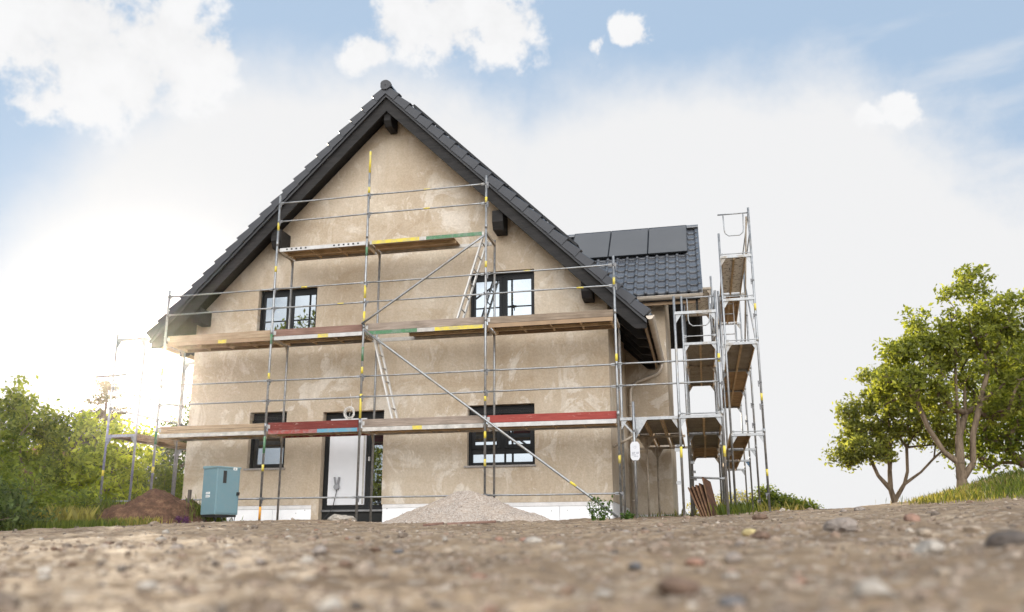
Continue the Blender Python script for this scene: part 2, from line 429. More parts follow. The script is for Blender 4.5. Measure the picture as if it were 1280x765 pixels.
rock('stone', 'tan stone right of the large grey one, at the right', 12.67, -10.90, 0.053, 'stone_tan')
rk = tag(rock('stone', 'pale slab of broken concrete on the ground before the front door', 4.55, -.45, .30, 'stone_white', .38), None, 'concrete slab')
for k in range(60):
    d_ = 2.2 * (16 / 2.2) ** rng.random(); a_ = R(rng.uniform(-42, 17)); r_ = float(np.clip(np.exp(rng.normal(math.log(.026), .35)), .014, .06))
    rock('small_stone', 'small loose stone among many on the bare dirt', CAM[0] + d_ * math.sin(a_), CAM[1] + d_ * math.cos(a_), r_, random.choice(['stone_grey', 'stone_tan', 'stone_brown', 'stone_tan', 'stone_white', 'stone_red']), group='small stones scattered over the dirt')

# ------------------------------------------------------------------ house
house = thing('house', 'gabled house with raw beige plaster and dark tiled roof behind the scaffold', 'house', (4.8, 6.5, 0))
HO = Vector((4.8, 6.5, 0))
def hpart(mb, name, mat, parent=None, bevel=0):
    par = parent or house
    o = mb.build(name, M[mat], None, bevel)
    # keep world coordinates: shift mesh so that child sits right under the empty
    root = par
    o.data.transform(Matrix.Translation(-HO)); o.parent = par
    return o
XL, XR, YW, YB = .05, 9.57, 1.05, 12.2
RX, RZ = 4.75, 9.73
roofz = lambda x: RZ - abs(x - RX)
top = lambda x: roofz(x) - .30
openings = [(1.58, 3.03, 3.98, 5.34), (6.60, 8.03, 3.98, 5.36), (1.57, 2.46, 1.24, 2.48), (3.32, 4.73, .13, 2.43), (6.58, 8.01, 1.19, 2.45)]
PL = .44
def clip(poly, f):
    out = []
    for i in range(len(poly)):
        p, q = poly[i], poly[(i + 1) % len(poly)]; a, b = f(p), f(q)
        if a >= 0: out.append(p)
        if a * b < 0:
            t = a / (a - b); out.append((p[0] + (q[0] - p[0]) * t, p[1] + (q[1] - p[1]) * t))
    return out
w = MB()
xs = sorted({XL, XR, RX, *[v for o in openings for v in o[:2]]}); zs = sorted({PL, 9.6, *[v for o in openings for v in o[2:] if v > PL]})
for x0, x1 in zip(xs, xs[1:]):
    for z0, z1 in zip(zs, zs[1:]):
        cx, cz = (x0 + x1) / 2, (z0 + z1) / 2
        if any(o[0] < cx < o[1] and o[2] < cz < o[3] for o in openings): continue
        poly = clip([(x0, z0), (x1, z0), (x1, z1), (x0, z1)], lambda p: (RZ - .30) - (RX - p[0]) - p[1])
        if len(poly) > 2: poly = clip(poly, lambda p: (RZ - .30) - (p[0] - RX) - p[1])
        if len(poly) > 2: w.add([(x, YW, z) for x, z in poly], [tuple(range(len(poly)))])
RV = .17
for x0, x1, z0, z1 in openings:
    y1 = YW + RV + .06; zb = max(z0, PL) if z0 < PL else z0
    w.add([(x0, YW, zb), (x0, y1, zb), (x0, y1, z1), (x0, YW, z1)], [(0, 1, 2, 3)])
    w.add([(x1, YW, zb), (x1, y1, zb), (x1, y1, z1), (x1, YW, z1)], [(3, 2, 1, 0)])
    w.add([(x0, YW, z1), (x1, YW, z1), (x1, y1, z1), (x0, y1, z1)], [(0, 1, 2, 3)])
    if z0 > PL: w.add([(x0, YW, z0), (x1, YW, z0), (x1, y1, z0), (x0, y1, z0)], [(3, 2, 1, 0)])
w.add([(XL, YW, PL), (XL, YB, PL), (XL, YB, top(XL)), (XL, YW, top(XL))], [(0, 3, 2, 1)])
w.add([(XR, YW, PL), (XR, YB, PL), (XR, YB, top(XR)), (XR, YW, top(XR))], [(0, 1, 2, 3)])
w.add([(XL, YB, PL), (XR, YB, PL), (XR, YB, top(XR)), (RX, YB, top(RX)), (XL, YB, top(XL))], [(0, 1, 2, 3, 4)])
hpart(w, 'wall', 'plaster')
# plinth
for x0, x1 in ((XL + .02, 3.30), (4.75, XR - .02)):
    m = MB(); e = [x0] + [v for v in (1.0 + k * 1.25 for k in range(8)) if x0 + .1 < v < x1 - .1] + [x1]
    for p, q in zip(e, e[1:]): m.box(p + .004, q - .004, YW + .015, YW + .1, -.25, .355)
    pl = hpart(m, 'plinth', 'white_board')
    m = MB(); m.box(x0, x1, YW + .008, YW + .1, .36, PL); hpart(m, 'plinth_band', 'mesh_band', pl)
m = MB(); m.box(XR - .12, XR - .012, YW + .1, 5.0, -.25, PL); hpart(m, 'plinth', 'mesh_band')
m = MB(); m.box(XL + .012, XL + .12, YW + .1, YB, -.25, PL); hpart(m, 'plinth', 'mesh_band')
# wing
WY0, WY1, WX = 5.0, 9.0, 10.6
WRY, WRZ = 7.0, 8.16
m = MB()
wt = lambda y: WRZ - abs(y - WRY) - .40
m.add([(XR, WY0, .3), (WX, WY0, .3), (WX, WY0, wt(WY0)), (7.5, WY0, wt(WY0)), (7.5, WY0, 4.5), (XR, WY0, 4.5)], [(0, 1, 2, 3, 4, 5)])
m.add([(WX, WY0, .3), (WX, WY1, .3), (WX, WY1, wt(WY1)), (WX, WRY, wt(WRY)), (WX, WY0, wt(WY0))], [(0, 1, 2, 3, 4)])
m.add([(XR, WY1, .3), (WX, WY1, .3), (WX, WY1, wt(WY1)), (XR, WY1, wt(WY1))], [(0, 1, 2, 3)])
hpart(m, 'wing_wall', 'plaster')
m = MB(); m.box(XR + .01, WX - .015, WY0 + .012, WY0 + .2, -.2, .298); m.box(WX - .1, WX - .015, WY0 + .2, WY1, -.2, .298); hpart(m, 'plinth', 'mesh_band')

# tiles: cross section along the eave, courses stepping up the slope
prof = [(0, .0), (.012, .028), (.035, .047), (.06, .047), (.083, .028), (.095, .0), (.13, -.003), (.235, -.002), (.26, .0)]
def tile_slope(org, along, upv, nrm, width, length, cw=.26, cl=.33):
    org, along, upv, nrm = map(Vector, (org, along, upv, nrm))
    us = []; k = 0
    while k * cw < width:
        for u, h in prof[:-1]:
            if k * cw + u <= width + 1e-6: us.append((k * cw + u, h))
        k += 1
    mb = MB(); nc = int(round(length / cl)); cl = length / nc
    for c in range(nc):
        lo, hi = c * cl, (c + 1) * cl + .03
        vs = []
        for v, lift in ((lo, .018), (lo, .052), (lo + .015, .056), (hi, .010)):
            for u, h in us: vs.append(org + along * u + upv * v + nrm * (lift + h - (.03 if lift == .018 else 0)))
        n = len(us); fs = []
        for r in range(3):
            for i in range(n - 1): fs.append((r * n + i, r * n + i + 1, (r + 1) * n + i + 1, (r + 1) * n + i))
        mb.add(vs, fs, True)
    return mb
q = math.sqrt(.5)
EX = 10.42; EXL = -.75; YV = .42; YE = 12.6
for sgn, ex in ((1, EX), (-1, EXL)):
    L = abs(ex - RX) / q
    mb = tile_slope((ex, YV + .12, roofz(ex)), (0, 1, 0), (-sgn * q, 0, q), (sgn * q, 0, q), YE - YV - .1, L)
    rf = hpart(mb, 'roof', 'roof_tile')
    # boarding under the tiles
    m = MB()
    pz = lambda x, o: (x, roofz(x) + o)
    poly = [pz(RX, -.03), pz(ex, -.03), pz(ex, -.12), pz(RX, -.12)]
    m.prism(poly if sgn > 0 else poly[::-1], YV + .09, YE); hpart(m, 'roof_boarding', 'dark_wood', rf)
    # verge tiles
    m = MB(); n = int(round(L / .375)); cl = L / n
    for c in range(n):
        a0, a1 = c * cl, (c + 1) * cl + .05
        def P(s, o, y):
            x = ex - sgn * s * q; z = roofz(ex) + s * q
            return (x + sgn * o * q, y, z + o * q)
        vs = []
        for y in (YV, YV + .16):
            f_ = y == YV; ya, yb = (y - .010, y + .006) if f_ else (y, y)
            vs += [P(a0, -.095, ya), P(a1, -.110, yb), P(a1, .034, yb), P(a0, .090, ya)]
        vs2 = [P(a0, .104, YV + .022), P(a1, .050, YV + .036), P(a0, .112, YV + .14), P(a1, .058, YV + .14)]
        m.add(vs, [(0, 1, 2, 3), (4, 7, 6, 5), (0, 4, 5, 1), (0, 3, 7, 4), (1, 5, 6, 2)])
        m.add([vs[3], vs[2], vs2[0], vs2[1], vs2[2], vs2[3], vs[7], vs[6]], [(0, 1, 3, 2), (2, 3, 5, 4), (4, 5, 7, 6), (0, 2, 4, 6), (1, 3, 5, 7)])
    hpart(m, 'verge_tiles', 'verge_tile', rf)
    m = MB(); poly = [pz(RX, -.14), pz(ex + sgn * -.02, -.14), pz(ex - sgn * .02, -.215), pz(RX, -.215)]
    m.prism(poly, YV + .035, YV + .075); hpart(m, 'verge_board', 'lip_board', rf)
    m = MB(); xe = ex - sgn * .22
    poly = [pz(RX, -.18), pz(ex - sgn * .03, -.18), (ex - sgn * .03, roofz(xe) - .50), (xe, roofz(xe) - .50), pz(ex - sgn * .27, -.535), pz(RX, -.535)]
    m.prism(poly, YV + .10, YV + .15); hpart(m, 'barge_board', 'dark_wood', rf)
    m = MB(); poly = [pz(RX, -.22), pz(ex - sgn * .12, -.22), pz(ex - sgn * .12, -.25), pz(RX, -.25)]
    m.prism(poly, YV + .15, YE - .1); hpart(m, 'soffit', 'dark_wood', rf)
    # rafter tails under the eave
    wx = XR if sgn > 0 else XL
    y = 1.5
    while y < (4.9 if sgn > 0 else 12):
        m = MB(); e2 = ex - sgn * .10
        poly = [pz(wx, -.255), pz(e2, -.255), (e2, roofz(e2) - .36), (e2 - sgn * .2, roofz(e2 - sgn * .2) - .53), (wx, roofz(wx) - .53)]
        m.prism(poly, y, y + .10); hpart(m, 'rafter', 'dark_wood', rf); y += .82
    # fascia and gutter
    yend = 4.95 if sgn > 0 else YE
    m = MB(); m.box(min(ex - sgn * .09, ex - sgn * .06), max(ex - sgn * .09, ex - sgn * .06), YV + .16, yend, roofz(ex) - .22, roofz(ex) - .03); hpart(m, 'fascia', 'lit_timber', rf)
    m = MB(); gx, gzz = ex + sgn * .045, roofz(ex) - .055; n = 10; rr_ = .075
    ring = [(gx - rr_ * math.cos(math.pi * k / n), gzz - rr_ * math.sin(math.pi * k / n)) for k in range(n + 1)]
    ring2 = [(gx - (rr_ - .006) * math.cos(math.pi * k / n), gzz - (rr_ - .006) * math.sin(math.pi * k / n)) for k in range(n + 1)][::-1]
    m.prism(ring + ring2, YV + .02, yend); m.prism(ring, YV + .016, YV + .02)
    m.tube((gx + sgn * rr_, YV + .02, gzz), (gx + sgn * rr_, yend, gzz), .012, 8)
    for k in range(4): m.prism([(gx + (x - gx) * 1.06, gzz + (z - gzz) * 1.06) for x, z in ring], YV + 1.1 * k + .5, YV + 1.1 * k + .53)
    hpart(m, 'gutter', 'zinc_gutter', rf)
m = MB(); gx, gz0 = EX + .045, roofz(EX) - .12
m.path([(gx, 4.82, gz0), (gx, 4.82, gz0 - .10), (gx - .05, 4.83, gz0 - .2), (gx - .12, 4.84, gz0 - .26), (9.86, 4.88, 3.52), (9.76, 4.89, 3.45), (9.70, 4.89, 3.36), (9.68, 4.89, 3.25), (9.67, 4.89, .05)], .047, 12)
for z in (2.9, 1.5, .6): m.tube((9.67, 4.89, z), (9.67, 4.89, z + .05), .055, 12)
hpart(m, 'downpipe', 'zinc_gutter')
# ridge cap with its end disc
m = MB(); n = 10
ring = [(RX + .135 * math.cos(math.pi * k / n), RZ + .03 + .125 * math.sin(math.pi * k / n)) for k in range(n + 1)]
m.prism(ring, YV + .02, YE)
for k in range(30):
    y = YV + .4 * k + .3
    m.prism([(RX + (x - RX) * 1.07, RZ + .03 + (z - RZ - .03) * 1.07) for x, z in ring], y, y + .06)
rc = hpart(m, 'ridge_cap', 'roof_tile')
m = MB(); ring = [(RX + .13 * math.cos(2 * math.pi * k / 14) * (1 + .12 * math.cos(3 * 2 * math.pi * k / 14)), RZ + .055 + .12 * math.sin(2 * math.pi * k / 14)) for k in range(14)]
m.prism(ring, YV - .03, YV + .015); m.tube((RX, YV - .045, RZ + .06), (RX, YV, RZ + .06), .02); hpart(m, 'ridge_end_disc', 'lip_board', rc)
# purlin heads carrying the verge
for xc, zt, wd, ht in ((RX, 9.20, .17, .32), (7.33, 6.58, .24, .42), (2.17, 6.58, .24, .42), (9.20, 4.86, .22, .34), (.30, 4.86, .22, .34)):
    m = MB(); h = ht; y0 = YV + .17
    prof_ = [(y0, zt), (y0, zt - h * .62), (y0 + .09, zt - h), (YW + .02, zt - h), (YW + .02, zt)]
    n = len(prof_); vs = [(xc - wd / 2, y, z) for y, z in prof_] + [(xc + wd / 2, y, z) for y, z in prof_]
    m.add(vs, [tuple(range(n)), tuple(range(2 * n - 1, n - 1, -1))] + [(i, i + n, (i + 1) % n + n, (i + 1) % n) for i in range(n)])
    hpart(m, 'purlin', 'dark_wood', bevel=.008)
# wing roof
WE = 4.42; WXE = 11.54
for sgn in (-1, 1):
    ye = WE if sgn < 0 else 2 * WRY - WE
    L = abs(ye - WRY) / q; ze = WRZ - abs(ye - WRY)
    mb = tile_slope((6.2, ye, ze), (1, 0, 0), (0, -sgn * q, q), (0, sgn * q, q), WXE - 6.2, L, .262, .33)
    wr = hpart(mb, 'wing_roof', 'roof_tile')
    f = lambda y, o: (y, WRZ - abs(y - WRY) + o)
    prof_ = [f(WRY, -.03), f(ye, -.03), f(ye, -.17), f(WRY, -.17)]
    vs = [(6.2, y, z) for y, z in prof_] + [(WXE - .06, y, z) for y, z in prof_]
    m = MB(); m.add(vs, [(0, 1, 2, 3), (7, 6, 5, 4), (0, 4, 5, 1), (1, 5, 6, 2), (2, 6, 7, 3), (3, 7, 4, 0)]); hpart(m, 'roof_boarding', 'dark_wood', wr)
    m = MB(); pr = [f(WRY, .10), f(ye, .10), f(ye, -.13), f(WRY, -.13)]
    vs = [(WXE - .055, y, z) for y, z in pr] + [(WXE + .02, y, z) for y, z in pr]
    m.add(vs, [(0, 1, 2, 3), (7, 6, 5, 4), (0, 4, 5, 1), (1, 5, 6, 2), (2, 6, 7, 3), (3, 7, 4, 0)]); hpart(m, 'verge_tiles', 'roof_tile', wr)
    m = MB(); pr = [f(WRY, -.20), f(ye - sgn * .05, -.20), f(ye - sgn * .05, -.55), f(WRY, -.55)]
    vs = [(WXE - .16, y, z) for y, z in pr] + [(WXE - .11, y, z) for y, z in pr]
    m.add(vs, [(0, 1, 2, 3), (7, 6, 5, 4), (0, 4, 5, 1), (1, 5, 6, 2), (2, 6, 7, 3), (3, 7, 4, 0)]); hpart(m, 'barge_board', 'dark_wood', wr)
    m = MB(); pr = [f(WRY, -.30), f(ye - sgn * .1, -.30), f(ye - sgn * .1, -.34), f(WRY, -.34)]
    vs = [(9.5, y, z) for y, z in pr] + [(WXE - .16, y, z) for y, z in pr]
    m.add(vs, [(0, 1, 2, 3), (7, 6, 5, 4), (0, 4, 5, 1), (1, 5, 6, 2), (2, 6, 7, 3), (3, 7, 4, 0)]); hpart(m, 'soffit', 'dark_wood', wr)
    if sgn < 0:
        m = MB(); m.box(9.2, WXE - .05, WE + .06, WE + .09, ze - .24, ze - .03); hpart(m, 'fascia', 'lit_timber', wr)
        m = MB(); gy, gzz = WE - .045, ze - .06; n = 10
        ring = [(gy - .085 * math.cos(math.pi * k / n), gzz - .085 * math.sin(math.pi * k / n)) for k in range(n + 1)]
        vs = [(9.3, y, z) for y, z in ring] + [(WXE + .02, y, z) for y, z in ring]; n1 = n + 1
        m.add(vs, [(i, i + 1, i + 1 + n1, i + n1) for i in range(n)] + [tuple(range(n1)), tuple(range(2 * n1 - 1, n1 - 1, -1))])
        m.tube((9.3, gy - .085, gzz), (WXE + .02, gy - .085, gzz), .012, 8)
        for x in (9.9, 10.7, 11.2): m.add([(xx, gy + (y - gy) * 1.05, gzz + (z - gzz) * 1.05) for xx in (x, x + .025) for y, z in ring], [(i, i + 1, i + 1 + n1, i + n1) for i in range(n)])
        hpart(m, 'gutter', 'zinc_gutter', wr)
        m = MB(); m.box(9.9, 9.98, WE + .1, WY0, ze - .42, ze - .26); hpart(m, 'rafter', 'dark_wood', wr)
m = MB(); ring = [(WRY + .12 * math.cos(math.pi * k / 10), WRZ + .04 + .11 * math.sin(math.pi * k / 10)) for k in range(11)]
vs = [(6.0, y, z) for y, z in ring] + [(WXE + .02, y, z) for y, z in ring]
m.add(vs, [(i, i + 1, i + 12, i + 11) for i in range(10)] + [tuple(range(11)), tuple(range(21, 10, -1))]); hpart(m, 'ridge_cap', 'roof_tile')
# solar panels
def panel(c, a, b, n, la, lb):
    c, a, b, n = map(Vector, (c, a, b, n)); m = MB()
    vs = [c + a * (i * la / 2) + b * (j * lb / 2) + n * k for k in (0, .035) for j in (-1, 1) for i in (-1, 1)]
    m.add(vs, [(0, 2, 3, 1), (4, 5, 7, 6), (0, 1, 5, 4), (2, 6, 7, 3), (0, 4, 6, 2), (1, 3, 7, 5)])
    o = hpart(m, 'solar_panel', 'solar_cell')
    m = MB()
    for s in (-1, 1):
        m.bar(c + a * s * la / 2 - b * lb / 2 + n * .018, c + a * s * la / 2 + b * lb / 2 + n * .018, .012, .05, n)
        m.bar(c + b * s * lb / 2 - a * la / 2 + n * .018, c + b * s * lb / 2 + a * la / 2 + n * .018, .012, .05, n)
    hpart(m, 'panel_frame', 'anthracite', o)
    m = MB()
    for t in (-.3, .3):
        m.bar(c + b * t * lb - a * la * .53 - n * .04, c + b * t * lb + a * la * .53 - n * .04, .04, .04, n)
    hpart(m, 'mounting_rail', 'alu_edge', o)
for k in range(3):
    panel((10.725 - k * 1.055, 6.385, WRZ - (WRY - 6.385) + .15), (1, 0, 0), (0, q, q), (0, -q, q), 1.03, 1.64)
for k in range(5):
    s = .75 + 1.06 * k; x = RX + (s + .3) * q; 
    for y in (1.75, 3.5): panel((x + .17 * q, y, roofz(x) + .17 * q), (0, 1, 0), (-q, 0, q), (q, 0, q), 1.7, 1.03)

# windows ------------------------------------------------------------
def rect_frame(m, x0, x1, z0, z1, t, y0, y1):
    m.box(x0, x0 + t, y0, y1, z0, z1); m.box(x1 - t, x1, y0, y1, z0, z1)
    m.box(x0 + t, x1 - t, y0, y1, z1 - t, z1); m.box(x0 + t, x1 - t, y0, y1, z0, z0 + t)
YG = YW + RV
def window(o, kind):
    x0, x1, z0, z1 = o
    m = MB(); rect_frame(m, x0, x1, z0, z1, .055, YG, YG + .07)
    wd = hpart(m, 'window', 'anthracite')
    def sash(a, b, c, d, t=.06, dy=.0):
        s = MB(); rect_frame(s, a, b, c, d, t, YG - .02 + dy, YG + .045 + dy); so = hpart(s, 'sash', 'anthracite', wd, .004)
        g = MB(); g.box(a + t, b - t, YG + .008 + dy, YG + .03 + dy, c + t, d - t); hpart(g, 'pane', 'glass', so)
        return so
    xm = (x0 + x1) / 2
    if kind == 'upper':
        zt = z1 - .1
        s = MB(); s.box(x0 + .055, x1 - .055, YG - .01, YG + .06, zt, z1 - .05); hpart(s, 'shutter_box', 'anthracite', wd)
        s = MB(); s.box(xm - .05, xm + .05, YG + .002, YG + .068, z0 + .055, zt); hpart(s, 'mullion', 'anthracite', wd)
        sash(x0 + .04, xm - .03, z0 + .04, zt); sash(xm + .03, x1 - .04, z0 + .04, zt)
        for xg in (x0 + .028, x1 - .028):
            s = MB(); s.box(xg - .02, xg + .02, YG - .055, YG - .002, z0, z1 - .02); hpart(s, 'shutter_rail', 'anthracite', wd)
    elif kind == 'narrow':
        zt = z1 - .17
        s = MB()
        for k in range(5): s.box(x0 + .03, x1 - .03, YG - .05, YG - .01, z1 - .035 - k * .034, z1 - .008 - k * .034)
        hpart(s, 'roller_shutter', 'anthracite', wd)
        sash(x0 + .07, x1 - .04, z0 + .03, zt, .075)
        for xg in (x0 + .03, x1 - .022):
            s = MB(); s.box(xg - .03, xg + .02, YG - .055, YG - .002, z0, zt); hpart(s, 'shutter_rail', 'anthracite', wd)
    else:
        zt = z1 - .17; zm = z0 + .33
        s = MB()
        for k in range(5): s.box(x0 + .03, x1 - .03, YG - .05, YG - .01, z1 - .035 - k * .034, z1 - .008 - k * .034)
        hpart(s, 'roller_shutter', 'anthracite', wd)
        s = MB(); s.box(x0 + .055, x1 - .055, YG + .002, YG + .068, zm - .05, zm + .05); hpart(s, 'transom', 'anthracite', wd)
        s = MB(); s.box(xm - .06, xm + .06, YG + .003, YG + .067, zm + .05, zt); hpart(s, 'mullion', 'anthracite', wd)
        sash(x0 + .04, xm - .04, zm + .03, zt, .085); sash(xm + .04, x1 - .04, zm + .03, zt, .085)
        sash(x0 + .03, x1 - .03, z0 + .03, zm - .03, .05, .012)
        for xg in (x0 + .028, x1 - .022):
            s = MB(); s.box(xg - .026, xg + .02, YG - .055, YG - .002, z0, zt); hpart(s, 'shutter_rail', 'anthracite', wd)
    if kind != 'upper':
        s = MB(); s.box(x0 - .06, x1 + .02, YW - .035, YG, z0 - .035, z0 + .004); hpart(s, 'sill', 'granite_sill', wd)
    return wd
window(openings[0], 'upper'); window(openings[1], 'upper'); window(openings[2], 'narrow'); window(openings[4], 'wide')
# front door
x0, x1, z0, z1 = openings[3]
m = MB(); m.box(x0, x0 + .10, YG, YG + .09, .34, z1); m.box(x0 + .10, x1, YG, YG + .09, z1 - .13, z1); m.box(4.30, 4.45, YG, YG + .09, .34, z1 - .13); m.box(x1 - .05, x1, YG, YG + .09, .34, z1 - .13)
m.box(x0, x1, YG + .003, YG + .08, .34, .43)
dr = hpart(m, 'front_door', 'anthracite')
m = MB(); m.box(x0 + .12, 4.28, YG - .02, YG + .03, .44, z1 - .14); lf = hpart(m, 'door_leaf', 'door_film', dr, .004)
m = MB(); m.box(4.225, 4.262, YG - .026, YG - .021, .46, z1 - .2); hpart(m, 'edge_strip', 'white_alu', lf)
m = MB(); m.box(4.345, 4.385, YG - .03, YG, 1.36, 1.45); hpart(m, 'lock', 'aluminium', dr)
m = MB(); m.box(4.45, x1 - .05, YG + .02, YG + .05, .44, 1.95); hpart(m, 'pane', 'glass', dr)
m = MB(); m.box(4.45, x1 - .05, YG + .01, YG + .05, 1.95, z1 - .13); hpart(m, 'panel', 'anthracite', dr)
m = MB(); m.box(x0, x1, YG - .05, YG + .09, .30, .34); hpart(m, 'threshold', 'alu_edge', dr)
m = MB(); m.box(x0 - .02, x1 + .02, YG + .0, YG + .1, -.2, .298); hpart(m, 'footing', 'black_void', dr)
m = MB(); m.box(x0 - .17, x0 - .0, YW + .004, YG + .05, -.2, PL - .002); hpart(m, 'reveal', 'plaster', dr)

# ------------------------------------------------------------------ facade scaffold
BX = [0, 2.543, 4.626, 7.232, 9.823]; DY = .745
RP = .0242
def pole(par, x, y, z0, z1, clamps=(), bands=(), mat='galvanised', side=1, rings=()):
    m = MB(); m.tube((x, y, z0 + .02), (x, y, z1), RP, 12); m.box(x - .07, x + .07, y - .07, y + .07, z0, z0 + .012); m.tube((x, y, z0 + .012), (x, y, z0 + .25), .019, 8)
    for z in rings: m.tube((x, y, z - .05), (x, y, z + .05), RP + .004, 12)
    o = m.build('pole', M[mat], par)
    for z in clamps:
        c = MB(); c.box(min(x + .018 * side, x + .052 * side), max(x + .018 * side, x + .052 * side), y - .03, y + .012, z - .04, z + .03); c.bar((x + .045 * side, y - .03, z - .1), (x + .05 * side, y - .03, z + .03), .012, .02, (1, 0, 0))
        c.tube((x, y, z - .018), (x, y, z + .018), RP + .003, 10)
        c.build('clamp', M['clamp_steel'], o)
    for z, h, mt in bands:
        c = MB(); c.tube((x, y, z), (x, y, z + h), RP + .0012, 12); c.build('paint_band', M[mt], o)
    return o
def rail(par, p, q_, r=.0175, band=None, mat='galvanised', name='guard_rail'):
    p, q_ = Vector(p), Vector(q_); d = (q_ - p).normalized()
    m = MB(); n = 8
    sag = random.uniform(-.008, .004)
    pts = [p.lerp(q_, t / n) + Vector((0, 0, sag * math.sin(math.pi * t / n))) for t in range(n + 1)]
    m.path(pts, r, 8)
    for e, s in ((p, 1), (q_, -1)): m.bar(e + d * .0 * s, e + d * .07 * s, .012, .05)
    o = m.build(name, M[mat], par)
    if band:
        c = MB(); a = p.lerp(q_, band); c.tube(a, a + d * .14, r + .0012, 8); c.build('paint_band', M['yellow_paint'], o)
    return o
def gusset(m, x, y, z, ax, s, L=.105):
    a = (x + (s * L if ax == 'x' else 0), y + (s * L if ax == 'y' else 0))
    if ax == 'x': vs = [(x, y + t, z) for t in (-.004, .004)] + [(a[0], y + t, z) for t in (-.004, .004)] + [(x, y + t, z - L * 1.6) for t in (-.004, .004)]
    else: vs = [(x + t, y, z) for t in (-.004, .004)] + [(x + t, a[1], z) for t in (-.004, .004)] + [(x + t, y, z - L * 1.6) for t in (-.004, .004)]
    m.add(vs, [(0, 2, 4), (1, 5, 3), (0, 1, 3, 2), (2, 3, 5, 4), (0, 4, 5, 1)])
def crossbar(par, p, q_, ax, mat='galvanised', gus=(True, True), gmat=None):
    m = MB(); m.bar(p, q_, .05, .055)
    sgn = 1 if (q_[0] - p[0] + q_[1] - p[1]) > 0 else -1
    o = m.build('crossbar', M[mat], par)
    for on, e, s in ((gus[0], p, sgn), (gus[1], q_, -sgn)):
        if on:
            g = MB(); gusset(g, e[0] + (s * .02 if ax == 'x' else 0), e[1] + (s * .02 if ax == 'y' else 0), e[2] - .029, ax, s); g.build('gusset', M[gmat or mat], o)
    return o
fs = thing('facade_scaffold', 'galvanised four bay scaffold with plank decks standing before the gable front', 'scaffold', (0, 0, 0))
LV = [1.92, 3.92, 5.90]
TOP = [5.11, 7.12, 7.97, 7.12, 5.15]; ITOP = [3.96, 5.94, 5.94, 5.96, 3.96]
B0 = [.05, .06, .06, .06, .06]
for k, x in enumerate(BX):
    cl = [.53] + [l + dz for l in LV[:2] for dz in (.615, 1.04)]
    if k in (1, 2, 3): cl += [LV[2] + .6, LV[2] + 1.03]
    yb = {0: [(3.2, .14), (1.1, .13)], 1: [(1.08, .14), (3.0, .13), (5.35, .13), (6.3, .2)], 2: [(2.1, .5), (3.02, .14), (4.0, .34), (4.62, .28), (7.45, .5), (6.98, .14)], 3: [(1.62, .14), (2.35, .1), (1.08, .14), (5.1, .14), (6.5, .14)], 4: [(1.08, .15), (3.02, .15), (4.55, .15)]}[k]
    gb = {1: [(1.45, .35), (3.75, .22)], 2: [(3.28, .3), (5.55, .2)], 0: [(1.7, .35)], 3: [], 4: []}[k]
    bands = [(z, h, 'yellow_paint') for z, h in yb] + [(z, h, 'green_paint') for z, h in gb]
    if k == 1: bands.append((.12, .25, 'orange_paint'))
    pole(fs, x, 0, gz(x, 0) - .02, TOP[k], cl, bands, rings=[l + .1 for l in LV if l < TOP[k] - 1])
    pole(fs, x, DY, gz(x, DY) - .02, ITOP[k], (), (), 'galvanised')
    for i, l in enumerate(LV):
        if i == 2 and k not in (1, 2, 3): continue
        crossbar(fs, (x, .0, l - .04), (x, DY, l - .04), 'y', 'dusty_steel')
for b in range(4):
    xa, xb = BX[b] + .03, BX[b + 1] - .03
    rail(fs, (xa, -.02, .53), (xb, -.02, .53))
    for i in (0, 1):
        for dz in (.615, 1.04): rail(fs, (xa, -.02, LV[i] + dz), (xb, -.02, LV[i] + dz), band={(1, .615): .72, (1, 1.04): .30}.get((i, dz)) if b in (1, 3) else None)
    if b in (1, 2):
        for dz in (.60, 1.03): rail(fs, (xa, -.02, LV[2] + dz), (xb, -.02, LV[2] + dz), band=.48 if b == 2 else None)
def deck(par, x0, x1, y0, y1, z, beam, under, ribs=2, hatch=None, bands=(), axis='x', ribm='rib_steel', gap=True, cross=True):
    """a deck unit: plates between two edge beams; axis tells its long direction"""
    T = (lambda u, v, w: (u, v, w)) if axis == 'x' else (lambda u, v, w: (v, u, w))
    def bx(m, u0, u1, v0, v1, w0, w1):
        a, b = T(u0, v0, w0), T(u1, v1, w1); m.box(min(a[0], b[0]), max(a[0], b[0]), min(a[1], b[1]), max(a[1], b[1]), w0, w1)
    if axis == 'x': u0, u1, v0, v1 = x0, x1, y0, y1
    else: u0, u1, v0, v1 = y0, y1, x0, x1
    m = MB(); s0, s1 = (u0 + .04, u1 - .04)
    if hatch: s0, s1 = u0 + (u1 - u0) * hatch[0], u0 + (u1 - u0) * hatch[1]
    bx(m, s0, s1, v0 + .024, v1 - .024, z - .018, z)
    o = m.build('deck', M[under], par)
    for v in (v0, v1 - .022):
        m = MB(); bx(m, u0, u1, v, v + .022, z - .078, z + .002); bm = m.build('edge_beam', M[beam], o)
        if v == v0:
            for f0, f1, mt in bands:
                c = MB(); bx(c, u0 + (u1 - u0) * f0, u0 + (u1 - u0) * f1, v - .0016, v - .0002, z - .076, z + .0); c.build('paint_band', M[mt], bm)
    for t in range(ribs):
        v = v0 + (v1 - v0) * (t + 1) / (ribs + 1)
        m = MB(); bx(m, s0, s1, v - .022, v + .022, z - .075, z - .019); m.build('rib', M[ribm], o)
    if cross:
        n = max(2, int((s1 - s0) / .55))
        for t in range(n + 1):
            u = s0 + (s1 - s0 - .03) * t / n
            m = MB(); bx(m, u, u + .03, v0 + .024, v1 - .024, z - .062, z - .0195); m.build('cross_rib', M[ribm], o)
    return o
